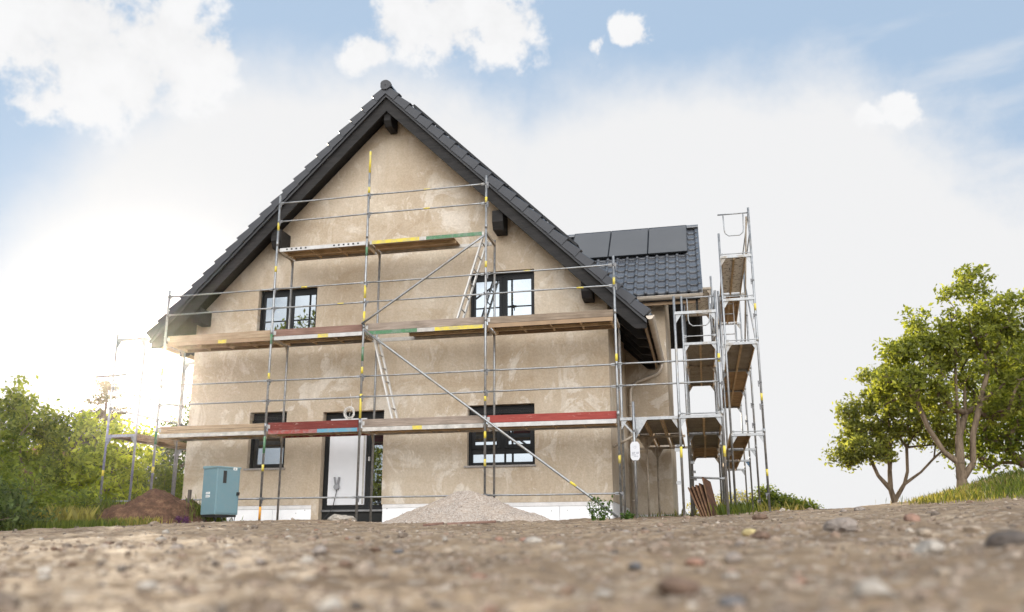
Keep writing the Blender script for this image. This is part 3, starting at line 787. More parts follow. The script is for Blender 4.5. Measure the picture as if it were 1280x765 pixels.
spec = {
 (0, 0): ('white_alu', 'plywood_under', None, ()), (1, 0): ('red_paint', 'plywood_under', None, ((.55, .99, 'blue_paint'),)),
 (2, 0): ('white_alu', 'plywood_under', None, ((.42, .5, 'yellow_paint'),)), (3, 0): ('aluminium', 'plywood_dark', None, ()),
 (0, 1): ('lit_timber', 'plywood_under', None, ((.5, .58, 'yellow_paint'),)), (1, 1): ('aluminium', 'plywood_dark', None, ((.5, .62, 'yellow_paint'),)),
 (2, 1): ('white_alu', 'plywood_dark', (.33, 1), ((.0, .44, 'green_paint'), (.59, .99, 'yellow_paint'))), (3, 1): ('lit_timber', 'plywood_dark', None, ()),
 (1, 2): ('aluminium', 'plywood_under', None, ()), (2, 2): ('white_alu', 'plywood_under', (0, .72), ((.02, .44, 'yellow_paint'), (.5, .98, 'green_paint')))}
for (b, i), (bmat, um, ht, bd) in spec.items():
    xa, xb = BX[b] + .045, BX[b + 1] - .045
    dk = deck(fs, xa, xb, .035, DY - .045, LV[i], bmat, um, 1, ht, bd, cross=not (b == 2 and i > 0))
    if (b, i) == (1, 2):
        for k in list(range(5)) + list(range(10, 16)): m = MB(); m.box(xa + .15 + k * .11, xa + .19 + k * .11, .0325, .0345, LV[i] - .05, LV[i] - .015); m.build('slot', M['black_void'], dk)
toe = {(0, 0): 'tan_plank', (1, 0): 'maroon_plank', (2, 0): 'grey_plank', (3, 0): 'red_plank', (0, 1): 'tan_plank', (1, 1): 'brown_plank', (2, 1): 'grey_plank', (3, 1): 'old_plank'}
for (b, i), mt in toe.items():
    xa, xb = BX[b] + .035, BX[b + 1] - .035; n = 14
    m = MB(); tl = random.uniform(-.01, .012)
    m.box(xa, xb, .036, .066, LV[i] + .006, LV[i] + .155 + tl)
    t = m.build('toe_board', M[mt], fs, .004)
    if (b, i) == (0, 0):
        m = MB(); m.box(xa + .2, xb - .02, .0345, .0358, LV[i] + .07, LV[i] + .08); m.build('split', M['plywood_dark'], t)
    c = MB(); c.box(xa - .012, xa + .05, .028, .0345, LV[i] + .04, LV[i] + .12); c.build('board_clip', M['aluminium'], t)
rail(fs, (4.66, -.055, 3.93), (9.76, -.055, .10), .024, .83, name='diagonal_brace')
rail(fs, (4.60, -.055, 4.06), (7.21, -.055, 5.78), .024, None, name='diagonal_brace')
# ladders
def ladder(label, b0, t0, ya, yb):
    t = thing('ladder', label, 'ladder', b0, 0, 'scaffold ladders')
    bo = Vector(b0); b = Vector((0, 0, 0)); tp = Vector(t0) - bo
    for y in (ya, yb):
        m = MB(); m.bar((b.x, y, b.z), (tp.x, y, tp.z), .03, .075, (0, 1, 0)); m.build('side_rail', M['ladder_alu'], t)
    n = 7
    for k in range(n):
        p = b.lerp(tp, (k + .5) / n); m = MB(); m.tube((p.x, ya, p.z), (p.x, yb, p.z), .015, 8); m.build('rung', M['aluminium'], t)
ladder('pale aluminium ladder leaning left from the first deck up to the second deck', (5.24, .3, 1.93), (4.70, .3, 3.93), .05, .36)
ladder('pale aluminium ladder leaning right from the second deck up to the top deck', (6.49, .3, 3.93), (7.10, .3, 5.92), .0, .34)

# ------------------------------------------------------------------ scaffold along the left wall
ls = thing('side_scaffold', 'scaffold running back along the left wall beside the low sun', 'scaffold', (-1.16, -.05, 0))
ls_o = Vector((-1.16, -.05, 0))
LXA, LXB = -1.16, -.45
class Sub:  # shift children under a displaced empty
    pass
def reparent(root):
    for c in [o for o in COL.objects if o.parent == root]:
        c.location = Vector(c.location) - Vector(root.location)
for j, y in enumerate((-.05, 2.52, 5.09, 7.66)):
    pole(ls, LXA, y, gz(LXA, y) - .03, (4.17 if j == 0 else 4.1), [2.5, 2.95] + ([.55] if j == 0 else []), [(1.05, .13, 'yellow_paint')] if j == 0 else ())
    pole(ls, LXB, y, gz(LXB, y) - .03, 4.05)
    crossbar(ls, (LXA, y, 1.90), (LXB, y, 1.90), 'x', 'galvanised'); crossbar(ls, (LXA, y, 4.03), (LXB, y, 4.03), 'x', 'galvanised')
    if j < 3:
        deck(ls, LXA + .04, LXB - .04, y + .04, y + 2.53, 1.95, 'tan_plank', 'plywood_under', 1, axis='y')
        for dz in (2.50, 2.93): rail(ls, (LXA, y + .03, dz), (LXA, y + 2.54, dz), .0175)
m = MB(); m.tube((-1.56, -.1, 3.21), (-.80, -.1, 3.23), .022, 10); m.build('tube', M['clamp_steel'], ls)
m = MB(); y = -.05
m.path([(LXA + .12, y, 3.12), (LXA + .12, y, 2.74), (LXA + .14, y, 2.66), (LXA + .2, y, 2.62), (LXA + .48, y, 2.62), (LXA + .55, y, 2.66), (LXA + .58, y, 2.74), (LXA + .58, y, 3.12)], .012, 8); m.tube((LXA, y, 3.13), (LXB, y, 3.13), .016, 8)
m.build('end_guard', M['galvanised'], ls)
m = MB(); m.tube((LXA, -.05, .52), (LXB, -.05, .52), .018, 8); m.build('guard_rail', M['galvanised'], ls)
reparent(ls)

# ------------------------------------------------------------------ scaffolds on the right
def loop_guard(par, x0, x1, y, zt, zb, mat='galvanised'):
    m = MB(); a, b = x0 + .12, x1 - .12
    m.path([(a, y, zt), (a + .01, y, zb + .14), (a + .03, y, zb + .06), (a + .1, y, zb), (b - .1, y, zb), (b - .03, y, zb + .06), (b - .01, y, zb + .14), (b, y, zt)], .013, 8)
    m.tube((x0, y, zt), (x1, y, zt), .017, 8); return m.build('end_guard', M[mat], par)
rs = thing('corner_scaffold', 'scaffold turning the right corner of the house, with low decks and a tall front frame', 'scaffold', (10.97, -.08, 0))
AX0, AX1 = 11.06, 11.78
for j, y in enumerate((-.08, 2.57, 5.14, 7.71)):
    xa, xb = (10.955, 11.725) if j == 0 else (AX0, AX1)
    tp = (4.22, 4.28) if j == 0 else (4.98, 5.0) if j == 1 else (6.2, 6.2)
    bd = [(1.15, .2, 'yellow_paint')] if j == 0 else ()
    pole(rs, xa, y, gz(xa, y) - .02, tp[0], (), bd, side=-1, rings=(1.95,)); pole(rs, xb, y, gz(xb, y) - .02, tp[1], [2.5, 2.95] if j == 0 else (), bd + [(2.9, .16, 'yellow_paint')] if j == 0 else (), rings=(1.95,))
    m_ = 'galvanised' if j < 2 else 'dusty_steel'
    for z in (1.90, 3.88): crossbar(rs, (xa, y, z), (xb, y, z), 'x', m_)
    if j == 0:
        for z in (1.96,): rail(rs, (xa, y, z), (xb, y, z), .012)
    if j >= 2: crossbar(rs, (xa, y, 5.88), (xb, y, 5.88), 'x', m_)
    if j == 1:
        loop_guard(rs, xa, xb, y, 4.93, 4.28); rail(rs, (xa, y, 4.05), (xb, y, 4.05), .013)
        loop_guard(rs, xa, xb, y + .06, 1.02, 1.0) if False else None
    if j < 3:
        yb = y + 2.57 if j else 2.52
        deck(rs, (xa if j else AX0 - .04) + .035, AX1 - .05, y + .03, yb + .02, 1.94, 'rib_steel', 'perforated_steel' if j < 2 else 'plywood_under', 1, axis='y', cross=False)
        if j > 0:
            deck(rs, AX0 + .04, AX1 - .04, y + .03, yb + .02, 3.92, 'rib_steel', 'perforated_steel', 1, axis='y', cross=False)
            for dz in (.5, 1.0): rail(rs, (AX1, y, 3.92 + dz), (AX1, y + 2.57, 3.92 + dz), mat='dusty_steel')
        if j == 2: deck(rs, AX0 + .04, AX1 - .04, y + .05, yb - .05, 5.92, 'rib_steel', 'spattered_sheet', 1, axis='y', cross=False)
    for z in (.7, 1.3):
        m = MB(); m.box(xa - .11 if j == 0 else xa + .02, xa - .02 if j == 0 else xa + .1, y - .02, y + .02, z - .03, z + .03); m.build('clamp', M['galvanised'], rs)
# closing bay behind
for x in (AX0, AX1): pass
rail(rs, (11.06, 2.5, .98), (11.78, 2.5, .94), .022)
# rails joining the facade scaffold's end to the corner frame
for dz in (2.535, 2.96): rail(rs, (9.86, -.05, dz), (11.75, -.05, dz + .01), .0175)
# link platform between facade scaffold and corner frame
crossbar(rs, (9.86, -.03, 1.90), (10.93, -.03, 1.90), 'x')
m = MB(); m.bar((9.9, -.03, 1.85), (10.12, -.03, 1.60), .02, .03); m.build('brace', M['galvanised'], rs)
for k, xx in enumerate((10.0, 10.33, 10.66)):
    deck(rs, xx - .03, xx + .28, .02, 2.50, 1.94, 'rib_steel', 'perforated_steel', 0, axis='y', cross=False)
    deck(rs, xx + .0, xx + .28, 2.54, 4.80, 1.94, 'rib_steel', 'perforated_steel', 0, axis='y', cross=False)
for y in (2.52, 4.82): m = MB(); m.bar((9.78, y, 1.86), (11.0, y, 1.86), .05, .05); m.build('crossbar', M['dusty_steel'], rs)
for x, y, z1 in ((10.18, 2.45, 1.86), (10.30, 4.4, 1.86)):
    p = pole(rs, x, y, gz(x, y) - .02, z1, mat='dusty_steel')
    g = MB(); gusset(g, x + .02, y, 1.84, 'x', 1, .16); g.build('gusset', M['dusty_steel'], p)
    g = MB(); gusset(g, x - .02, y, 1.84, 'x', -1, .16); g.build('gusset', M['dusty_steel'], p)
tp_ = pole(rs, 10.12, -.17, gz(10.12, -.17) - .02, 2.20, (1.66,), ())
m = MB(); gusset(m, 10.145, -.1, 1.87, 'x', 1, .22); m.build('gusset', M['galvanised'], rs)
m = MB(); m.tube((10.12, -.12, 1.57), (9.70, .25, 1.42), .026, 10); m.build('tube', M['dusty_steel'], rs)
m = MB(); m.tube((10.9, .02, 1.36), (10.9, -.16, 1.36), .026, 10); m.tube((10.9, -.161, 1.36), (10.9, -.1605, 1.36), .02, 10); m.build('tube', M['clamp_steel'], rs)
reparent(rs)

ot = thing('outer_scaffold', 'tall outer scaffold tower with spattered high deck, rightmost beside the corner scaffold', 'scaffold', (11.96, 2.77, 0))
OX0, OX1 = 11.96, 12.64
for j, y in enumerate((2.77, 5.84, 8.91, 11.98)):
    t1 = 7.02 if j == 0 else 6.6
    pole(ot, OX0, y, gz(OX0, y) - .02, 6.45 if j == 0 else 6.0, (), ())
    pole(ot, OX1, y, gz(OX1, y) - .02, t1, [.62, 2.5, 3.0, 4.5, 5.3], [(4.6, .16, 'yellow_paint'), (2.6, .16, 'yellow_paint'), (1.0, .14, 'yellow_paint')] if j == 0 else (), side=-1, rings=(1.95, 3.95))
    for z in (1.88, 3.88, 5.88) + ((4.88,) if j == 0 else ()):
        crossbar(ot, (OX0, y, z), (OX1, y, z), 'x', 'galvanised', gmat='blue_gusset_paint' if (j == 2 and z < 2) else None)
        if j == 0: rail(ot, (OX0, y - .01, z + .07), (OX1, y - .01, z + .07), .011)
    if j < 3:
        deck(ot, OX0 + .04, OX1 - .12, y + .06, y + 3.0, 5.92 if True else 0, 'rib_steel', 'spattered_sheet' if j == 0 else 'plywood_under', 1, axis='y', cross=False) if j < 2 else None
        deck(ot, OX0 + .04, OX1 - .04, y + .03, y + 3.09, 3.92, 'rib_steel', 'perforated_steel' if j == 0 else 'plywood_under', 1, axis='y', cross=False)
        deck(ot, OX0 - .03, OX0 + .40, y + .06, y + 3.0, 1.92, 'rib_steel', 'plywood_under', 0, axis='y', cross=False)
        for dz in (.5, 1.0): rail(ot, (OX1, y + .03, 5.92 + dz), (OX1, y + 3.04, 5.92 + dz), .015) if j < 1 else None
loop_guard(ot, OX0, OX1, 2.77, 6.90, 6.38)
for (za, zb) in ((4.0, 6.9),):
    m = MB(); m.tube((OX1 - .14, 5.6, za), (OX1 - .04, 3.0, zb), .018, 8); m.build('diagonal_brace', M['dusty_steel'], ot)
    m = MB(); m.tube((OX1 - .02, 3.0, za), (OX1 - .06, 5.7, zb - .3), .018, 8); m.build('diagonal_brace', M['galvanised'], ot)
lm = MB(); lx = 12.34
m = MB(); m.bar((lx - .32, 6.3, 5.9), (lx - .32, 6.15, 3.95), .02, .05); m.build('ladder_rail', M['aluminium'], ot)
m = MB(); m.bar((lx, 6.3, 5.9), (lx, 6.15, 3.95), .02, .05); m.build('ladder_rail', M['aluminium'], ot)
for k in range(7):
    t = (k + .5) / 7; m = MB(); m.tube((lx - .32, 6.3 - .15 * t, 5.9 - 1.95 * t), (lx, 6.3 - .15 * t, 5.9 - 1.95 * t), .014, 8); m.build('ladder_rung', M['aluminium'], ot)
reparent(ot)

# scaffold tag ---------------------------------------------------------
def slab(poly, c, y0, y1):
    m = MB(); m.prism([(c[0] + x, c[1] + z) for x, z in poly], y0, y1); return m
st = thing('scaffold_tag', 'white octagonal card tag strapped to a short scaffold pole by the house corner', 'tag', (10.13, -.21, 1.28))
pl = [(-.05, -.17), (.05, -.17), (.085, -.12), (.085, .12), (.05, .17), (-.05, .17), (-.085, .12), (-.085, -.12)]
m = slab(pl, (0, 0), -.006, .002); m.build('card', M['card_white'], st)
rr2 = random.Random(3)
for zz in (-.03, -.05, -.075, -.10):
    x = -.06
    while x < .05:
        L = rr2.uniform(.008, .025)
        if rr2.random() < .75: m = MB(); m.box(x, x + L, -.0085, -.0065, zz, zz + .009); m.build('text_mark', M['ink_grey'], st)
        x += L + .007
m = MB(); m.path([(.02 * math.cos(a0), -.0068, .07 + .02 * math.sin(a0)) for a0 in np.linspace(0, 2 * math.pi, 17)], .0022, 6); m.build('emblem', M['ink_grey'], st)
m = MB(); m.tube((0, .04, .1), (0, .04, .11), .030, 10); m.build('strap', M['black_plastic'], st)

# ------------------------------------------------------------------ teal cabinet
cx_, cy_ = 2.36, -1.2; cz_ = gz(cx_, cy_)
cb = thing('site_cabinet', 'teal steel power cabinet on wire legs beside the earth mound', 'cabinet', (cx_, cy_, cz_), R(-28))
W_, D_, H0, H1 = .50, .48, .14, 1.0
m = MB(); m.box(-W_ / 2, W_ / 2, -D_ / 2, D_ / 2, H0, H1); m.build('body', M['teal_paint'], cb, .012)
m = MB(); m.prism([(-W_ / 2 - .012, H1), (W_ / 2 + .012, H1), (W_ / 2 + .012, H1 + .03), (-W_ / 2 - .012, H1 + .055)], -D_ / 2 - .012, D_ / 2 + .012); m.build('lid', M['teal_lid'], cb, .006)
m = MB(); m.box(W_ / 2 + .001, W_ / 2 + .010, -D_ / 2 + .03, D_ / 2 - .02, H0 + .03, H1 - .02); dd = m.build('door', M['teal_paint'], cb, .004)
m = MB(); m.box(W_ / 2 + .0102, W_ / 2 + .014, -.12, -.05, .72, .95); m.build('slot_window', M['black_plastic'], dd)
m = MB(); m.box(W_ / 2 + .0102, W_ / 2 + .013, .08, .16, .97, 1.02); sk = m.build('sticker', M['label_white'], dd)
m = MB(); m.box(W_ / 2 + .0132, W_ / 2 + .0138, .10, .135, .985, 1.0); m.build('mark', M['black_plastic'], sk)
m = MB(); m.box(W_ / 2 + .0, W_ / 2 + .05, D_ / 2 - .06, D_ / 2 - .015, .50, .56); m.build('handle', M['black_plastic'], dd)
for z in (.46, .52):
    m = MB(); m.box(-.10, .04, -D_ / 2 - .004, -D_ / 2 - .0005, z, z + .04); lb = m.build('label_plate', M['label_white'], cb)
    m = MB(); m.box(-.09, .02, -D_ / 2 - .0055, -D_ / 2 - .0042, z + .016, z + .024); m.build('writing', M['ink_grey'], lb)
m = MB(); m.box(-W_ / 2 + .02, W_ / 2 - .02, -D_ / 2 + .02, D_ / 2 - .02, .10, H0); m.build('underside', M['black_plastic'], cb)
for sx in (-1, 1):
    for sy_ in (-1, 1):
        x, y = sx * (W_ / 2 - .06), sy_ * (D_ / 2 - .05)
        m = MB(); m.path([(x - .05, y, .10), (x + .03, y, -.02), (x + .05, y, .10)], .009, 6); m.build('leg', M['black_plastic'], cb)

# door socket and cable -------------------------------------------------
cs = thing('cable_socket', 'grey double socket hanging on the white door with a black lead', 'socket', (3.66, YG - .03, .82))
m = MB(); m.tube((0, 0, 0), (0, -.06, 0), .062, 16); m.build('body', M['grey_plastic'], cs, .006)
for s in (-1, 1):
    m = MB(); m.bar((s * .025, -.03, .04), (s * .055, -.035, .21), .03, .035); m.build('prong', M['grey_plastic'], cs, .004)
m = MB(); m.path([(0, -.03, -.06), (.0, -.03, -.12), (-.03, -.03, -.25), (-.05, -.05, -.4), (-.1, -.08, -.52), (-.2, -.15, -.66), (-.32, -.2, -.74)], .008, 6); m.build('lead', M['black_plastic'], cs)
m = MB(); pts = []
for k in range(90):
    t = k / 10 * 2 * math.pi * 1.0; rr_ = .12 + .02 * math.sin(k * .7); pts.append((rr_ * math.cos(t * .98) * .85, .03 * math.sin(k * .31), rr_ * math.sin(t * .98) + .01 * math.sin(k * .23)))
pts += [(.05, 0, .2), (.02, 0, .32), (.0, .0, .40)]
m.path(pts, .0042, 6); o = m.build('cable_coil', M['white_cable']); o.location = (4.38, .02, 2.22)
tag(o, 'loose coil of pale cable hung on the scaffold above the front door', 'cable')

# rusty sheets ------------------------------------------------------------
lbs = ['rusty steel sheet leaning inside the right scaffold, nearest the house wall', 'rusty steel sheet in the leaning row, second from the house wall', 'rusty steel sheet in the leaning row, third from the house wall', 'rusty steel sheet in the leaning row, fourth from the house wall', 'tallest rusty steel sheet, at the front right end of the leaning row']
for k in range(5):
    m = MB(); x = 11.20 + k * .050; ht = .54 + .02 * k + (.09 if k == 4 else 0)
    m.bar((x + .12, 1.2, gz(11.2, 1.2) - .02), (x - .10 + .02 * k, 1.2 + .05 * k, gz(11.2, 1.2) + ht), .40, .024, (1, -.36, .2))
    o = m.build('rusty_sheet', M['rust']); tag(o, lbs[k], 'steel sheet', 'rusty sheets leaning in the scaffold')
    m = MB(); m.bar((x + .12 - .20 * .34, 1.2 - .20 * .94, gz(11.2, 1.2) - .02), (x - .10 + .02 * k - .20 * .34, 1.2 + .05 * k - .20 * .94, gz(11.2, 1.2) + ht), .014, .026, (1, -.42, .2)); m.build('lit_edge', M['rust_lit_edge'], o)  # lighter strip stands in for light catching the sheet edge
# stake
m = MB(); z = gz(1.5, -.9); m.bar((1.5, -.9, z - .05), (1.51, -.9, z + .70), .055, .055); m.box(1.45, 1.49, -.94, -.86, z + .48, z + .53)
tag(m.build('stake', M['stake_wood'], None, .006), 'dark weathered wooden stake standing by the left house corner', 'stake')
# planks on the ground
m = MB(); m.bar((7.9, -4.6, gz(7.9, -4.6) + .03), (8.55, -4.5, gz(8.55, -4.5) + .035), .11, .03); tag(m.build('wood_offcut', M['brown_plank'], None, .004), 'longer brown board lying on the dirt before the gravel pile', 'board')
m = MB(); m.bar((7.72, -5.1, gz(7.72, -5.1) + .02), (7.98, -5.05, gz(7.98, -5.05) + .03), .09, .03); tag(m.build('wood_offcut', M['brown_plank'], None, .004), 'short dark brown board left of the longer board on the dirt', 'board')

# ------------------------------------------------------------------ heaps
def heap(name, cx, cy, fn, rx, ry, mat, n=130):
    u = np.linspace(-1, 1, n); U, V_ = np.meshgrid(u, u)
    X = cx + U * rx; Y = cy + V_ * ry
    Z = fn(X, Y) + ground(X, Y, False)
    edge = np.maximum(np.abs(U), np.abs(V_)); Z = np.where(edge > .985, Z - .25, Z)
    idx = np.arange(n * n).reshape(n, n); F_ = np.stack([idx[:-1, :-1], idx[:-1, 1:], idx[1:, 1:], idx[1:, :-1]], -1).reshape(-1, 4)
    return np_mesh(name, np.stack([X, Y, Z], -1).reshape(-1, 3), F_, M[mat], smooth=True)
def pile_fn(X, Y):
    a = (X - 7.22) / 1.45; b = (Y + 1.25) / 1.1; r = np.hypot(a, b) + .06 * vn(X * 1.3, Y * 1.3, 31)
    z = .72 * np.clip(1.02 - np.sqrt(np.clip(r, 0, 9) ** 2 + .075), -.1, 1)
    r2_ = np.hypot((X - 8.05) / .85, (Y + 1.5) / .8); z = np.maximum(z, .24 * np.clip(1 - r2_, -.1, 1))
    r3_ = np.hypot((X - 6.5) / .8, (Y + 1.3) / .8); z = np.maximum(z, .30 * np.clip(1 - r3_, -.1, 1))
    return z + .05 * vn(X * 1.6 + .3, Y * 2.2, 35) * (z > 0) + .03 * vn(X * 4, Y * 4, 32) + .012 * vn(X * 17, Y * 17, 33) + .008 * vn(X * 40, Y * 40, 34) - .01
tag(heap('gravel_pile', 7.2, -1.25, pile_fn, 2.2, 1.4, 'grit', 260), 'wide pale heap of fine gravel before the facade scaffold', 'gravel pile')
def mound_fn(X, Y):
    a = (X - .78) / 1.25; b = (Y + 1.1) / 1.1; r = np.hypot(a, b) + .10 * vn(X * 1.2, Y * 1.2, 41)
    z = .72 * np.clip(1 - r ** 1.5, -.12, 1)
    return z + .15 * vn(X * 2.1, Y * 2.1, 42) * np.clip(z * 4, 0, 1) + .05 * vn(X * 6, Y * 6, 43) + .03 * np.abs(vn(X * 14, Y * 14, 44)) + .016 * vn(X * 30, Y * 30, 45) - .03
tag(heap('earth_mound', .85, -1.1, mound_fn, 1.7, 1.5, 'earth', 150), 'brown earth mound with grass on its left flank, left of the teal cabinet', 'earth mound')
def far_fn(X, Y):
    r = np.hypot((X + 4.15) / 1.2, (Y - .9) / 1.2) + .1 * vn(X * 1.5, Y * 1.5, 51)
    return 1.55 * np.clip(1 - r ** 1.5, -.1, 1) + .05 * vn(X * 4, Y * 4, 52)
tag(heap('earth_mound', -4.15, .9, far_fn, 1.5, 1.5, 'earth', 80), 'brown earth heap among shrubs at the left edge of the photo', 'earth mound')

# ------------------------------------------------------------------ plants
def leaves(centres, sig, per, size, squash=.8, up_bias=.0):
    n = len(centres) * per
    C = np.repeat(centres, per, 0) + rng.normal(size=(n, 3)) * np.array([sig, sig, sig * squash])
    s = size * rng.uniform(.45, 1.45, n)
    a = rng.normal(size=(n, 3)); a[:, 2] -= .3; a /= np.linalg.norm(a, axis=1)[:, None]
    b = np.cross(a, rng.normal(size=(n, 3))); b /= np.linalg.norm(b, axis=1)[:, None]
    nrm = np.cross(a, b)
    v = np.stack([C - a * s[:, None], C + b * (s * .48)[:, None] + nrm * (s * .15)[:, None], C + a * s[:, None], C - b * (s * .48)[:, None] + nrm * (s * .15)[:, None]], 1).reshape(-1, 3)
    f = np.arange(n * 4).reshape(n, 4); return v, f
def tree(name, label, cat, base, limbs, blobs, ncl, leafm, per=60, sig=.24, size=.055, r0=.16, group=None, surf=.55):
    """limbs: explicit trunk/limb polylines (relative); blobs: ellipsoids (cx,cy,cz,rx,ry,rz) the crown fills"""
    t = thing(name, label, cat, base, 0, group)
    P = []; par = []; 
    for pl in limbs:
        last = None
        for p in pl:
            p = np.array(p, float)
            if P:
                dd = np.linalg.norm(np.array(P) - p, axis=1); j = int(dd.argmin())
                if dd[j] < 1e-3: last = j; continue
            P.append(p); par.append(last if last is not None else -1); last = len(P) - 1
    nl = len(P)
    vol = np.array([b[3] * b[4] * b[5] for b in blobs]) ** .8; vol /= vol.sum()
    pts = []
    while len(pts) < ncl:
        b = blobs[rng.choice(len(blobs), p=vol)]
        d_ = rng.normal(size=3); d_ /= np.linalg.norm(d_); r_ = rng.random() ** (1 / 3.); r_ = r_ * (1 - surf) + surf * rng.uniform(.8, 1.02)
        p = np.array(b[:3]) + d_ * r_ * np.array(b[3:]) * (1 + .13 * rng.normal())
        if p[2] < .15: continue
        pts.append(p)
    pts = np.array(pts); size_h = max(b[2] + b[5] for b in blobs); start = np.array(limbs[0][-1]) if limbs else np.array([0, 0, .3])
    order = np.argsort(np.linalg.norm(pts - start, axis=1))
    cl = []
    for i in order:
        p = pts[i]; A_ = np.array(P); dv = p - A_
        dist = np.linalg.norm(dv, axis=1) + 1.2 * np.clip(-dv[:, 2], 0, None) + (np.arange(len(P)) < 2) * .6
        j = int(dist.argmin()); q_ = A_[j]; L = np.linalg.norm(p - q_); n = max(1, int(L / .35)); prev = j
        for k in range(1, n + 1):
            s = k / n; x = q_ + (p - q_) * s + rng.normal(size=3) * .03 * (k < n) + np.array([0, 0, .08 * math.sin(math.pi * s) * L])
            P.append(x); par.append(prev); prev = len(P) - 1
        cl.append(p)
    nP = len(P); wgt = np.zeros(nP); 
    ch = [[] for _ in range(nP)]
    for i, p in enumerate(par):
        if p >= 0: ch[p].append(i)
    rad_ = np.zeros(nP)
    for i in range(nP - 1, -1, -1):
        pass
    depth_order = []
    stack = [i for i in range(nP) if par[i] < 0]
    while stack:
        i = stack.pop(); depth_order.append(i); stack += ch[i]
    for i in reversed(depth_order):
        rad_[i] = .006 if not ch[i] else (sum(rad_[c] ** 2.35 for c in ch[i])) ** (1 / 2.35)
    sc = r0 / max(rad_[0], 1e-6); ln = np.zeros(nP)
    for i in depth_order:
        if par[i] >= 0: ln[i] = ln[par[i]] + np.linalg.norm(np.array(P[i]) - np.array(P[par[i]]))
    rad_ = np.minimum(rad_ * min(sc, 6), r0 * np.maximum(.05, 1 - ln / (1.15 * size_h)) ** 1.3); rad_ = np.maximum(rad_, .006)
    m = MB()
    for i, p in enumerate(par):
        if p < 0: continue
        ra = rad_[i] * (1.0 if par[p] >= 0 else 1.0); rb = min(rad_[p], ra * 1.35 + .004)
        if p == 0: rb = rad_[0] * 1.35
        m.tube(Vector(P[p]), Vector(P[i]), rb, 7 if ra > .03 else 5, ra, cap=False)
    m.build('trunk', M['bark'], t, fix=False)
    v, f = leaves(np.array(cl), sig, per, size)
    np_mesh('crown', v, f, M[leafm], t)
    return t
tree('broadleaf_tree', 'taller broadleaf tree with forked trunk on the grassy bank at right', 'tree', (17.87, 8.29, gz(17.87, 8.29) - .08),
     [[(0, 0, 0), (.0, 0, .35), (.02, 0, .75)], [(.02, 0, .75), (-.30, .1, 1.05), (-.62, .1, 1.7), (-.85, .1, 2.5), (-1.1, .1, 3.2)], [(.02, 0, .75), (.10, .1, 1.5), (.13, 0, 2.5), (.2, 0, 3.4), (.3, 0, 4.4)], [(.0, 0, .35), (.30, -.1, .75), (.38, -.1, 1.5), (.62, -.2, 2.3), (.95, -.1, 3.2)], [(.10, .1, 1.5), (.35, .2, 2.1), (.42, .2, 2.9)]],
     [(-1.35, 0, 3.0, .65, .7, .42), (-.7, .3, 3.6, .75, .8, .5), (-1.2, -.2, 3.75, .45, .5, .3), (-.2, 0, 4.35, .7, .8, .55), (.7, -.2, 5.0, .7, .7, .6), (1.1, .2, 4.2, .8, .9, .6), (1.9, 0, 4.6, .7, .8, .6), (1.75, 0, 3.3, .8, .9, .6), (.3, .3, 3.3, .8, .8, .5), (-.75, -.2, 2.7, .6, .7, .4), (1.2, .3, 2.4, .7, .8, .5), (.85, 0, 5.65, .42, .5, .35), (-.85, .2, 4.7, .16, .2, .5), (-.3, .2, 2.5, .5, .6, .35), (2.2, .2, 2.4, .6, .7, .5), (.25, 0, 3.9, .6, .6, .4), (-1.65, 0, 2.5, .3, .35, .25)], 400, 'leaf_oak', 42, .125, .072, .135, 'trees on the grassy bank', .35)
tree('broadleaf_tree', 'smaller spreading broadleaf tree left of the forked one, base behind the dirt crest', 'tree', (16.84, 11.61, gz(16.84, 11.61) - .1),
     [[(0, 0, 0), (.02, 0, .3), (-.05, 0, .65)], [(-.05, 0, .65), (-.35, 0, 1.05), (-.55, .1, 1.7), (-.65, 0, 2.4)], [(-.05, 0, .65), (.0, .1, 1.2), (.1, .1, 1.8), (.1, 0, 2.8)], [(.02, 0, .3), (.35, 0, .8), (.85, 0, 1.15), (1.25, 0, 1.55), (1.4, 0, 2.3)], [(.35, 0, .8), (.5, .1, 1.2), (.55, .1, 1.9)]],
     [(-1.0, 0, 2.0, .6, .7, .5), (-.55, .2, 2.75, .7, .7, .5), (.1, 0, 3.3, .7, .8, .5), (.7, .1, 2.7, .7, .8, .55), (1.35, 0, 2.45, .6, .7, .5), (-.15, 0, 4.05, .45, .5, .35), (.35, .1, 3.9, .3, .3, .35), (-1.4, 0, 1.55, .4, .45, .3), (1.1, -.1, 3.2, .5, .6, .4), (.1, .2, 2.2, .6, .6, .4), (-.3, -.2, 1.7, .45, .5, .3), (-.95, 0, 3.2, .35, .4, .3), (1.75, 0, 1.9, .35, .4, .3)], 300, 'leaf_olive', 38, .12, .070, .095, 'trees on the grassy bank', .35)
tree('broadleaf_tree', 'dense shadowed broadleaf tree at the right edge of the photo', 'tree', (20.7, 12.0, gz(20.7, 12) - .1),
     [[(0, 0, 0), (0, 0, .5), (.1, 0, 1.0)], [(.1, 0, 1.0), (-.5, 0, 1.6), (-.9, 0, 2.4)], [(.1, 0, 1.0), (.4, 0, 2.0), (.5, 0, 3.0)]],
     [(-.6, 0, 2.6, 1.3, 1.3, 1.2), (.8, 0, 3.2, 1.6, 1.5, 1.6), (-.9, 0, 1.5, .9, .9, .6), (0, 0, 4.2, 1.2, 1.2, .8)], 300, 'leaf_mid', 46, .24, .08, .16, 'trees on the grassy bank')
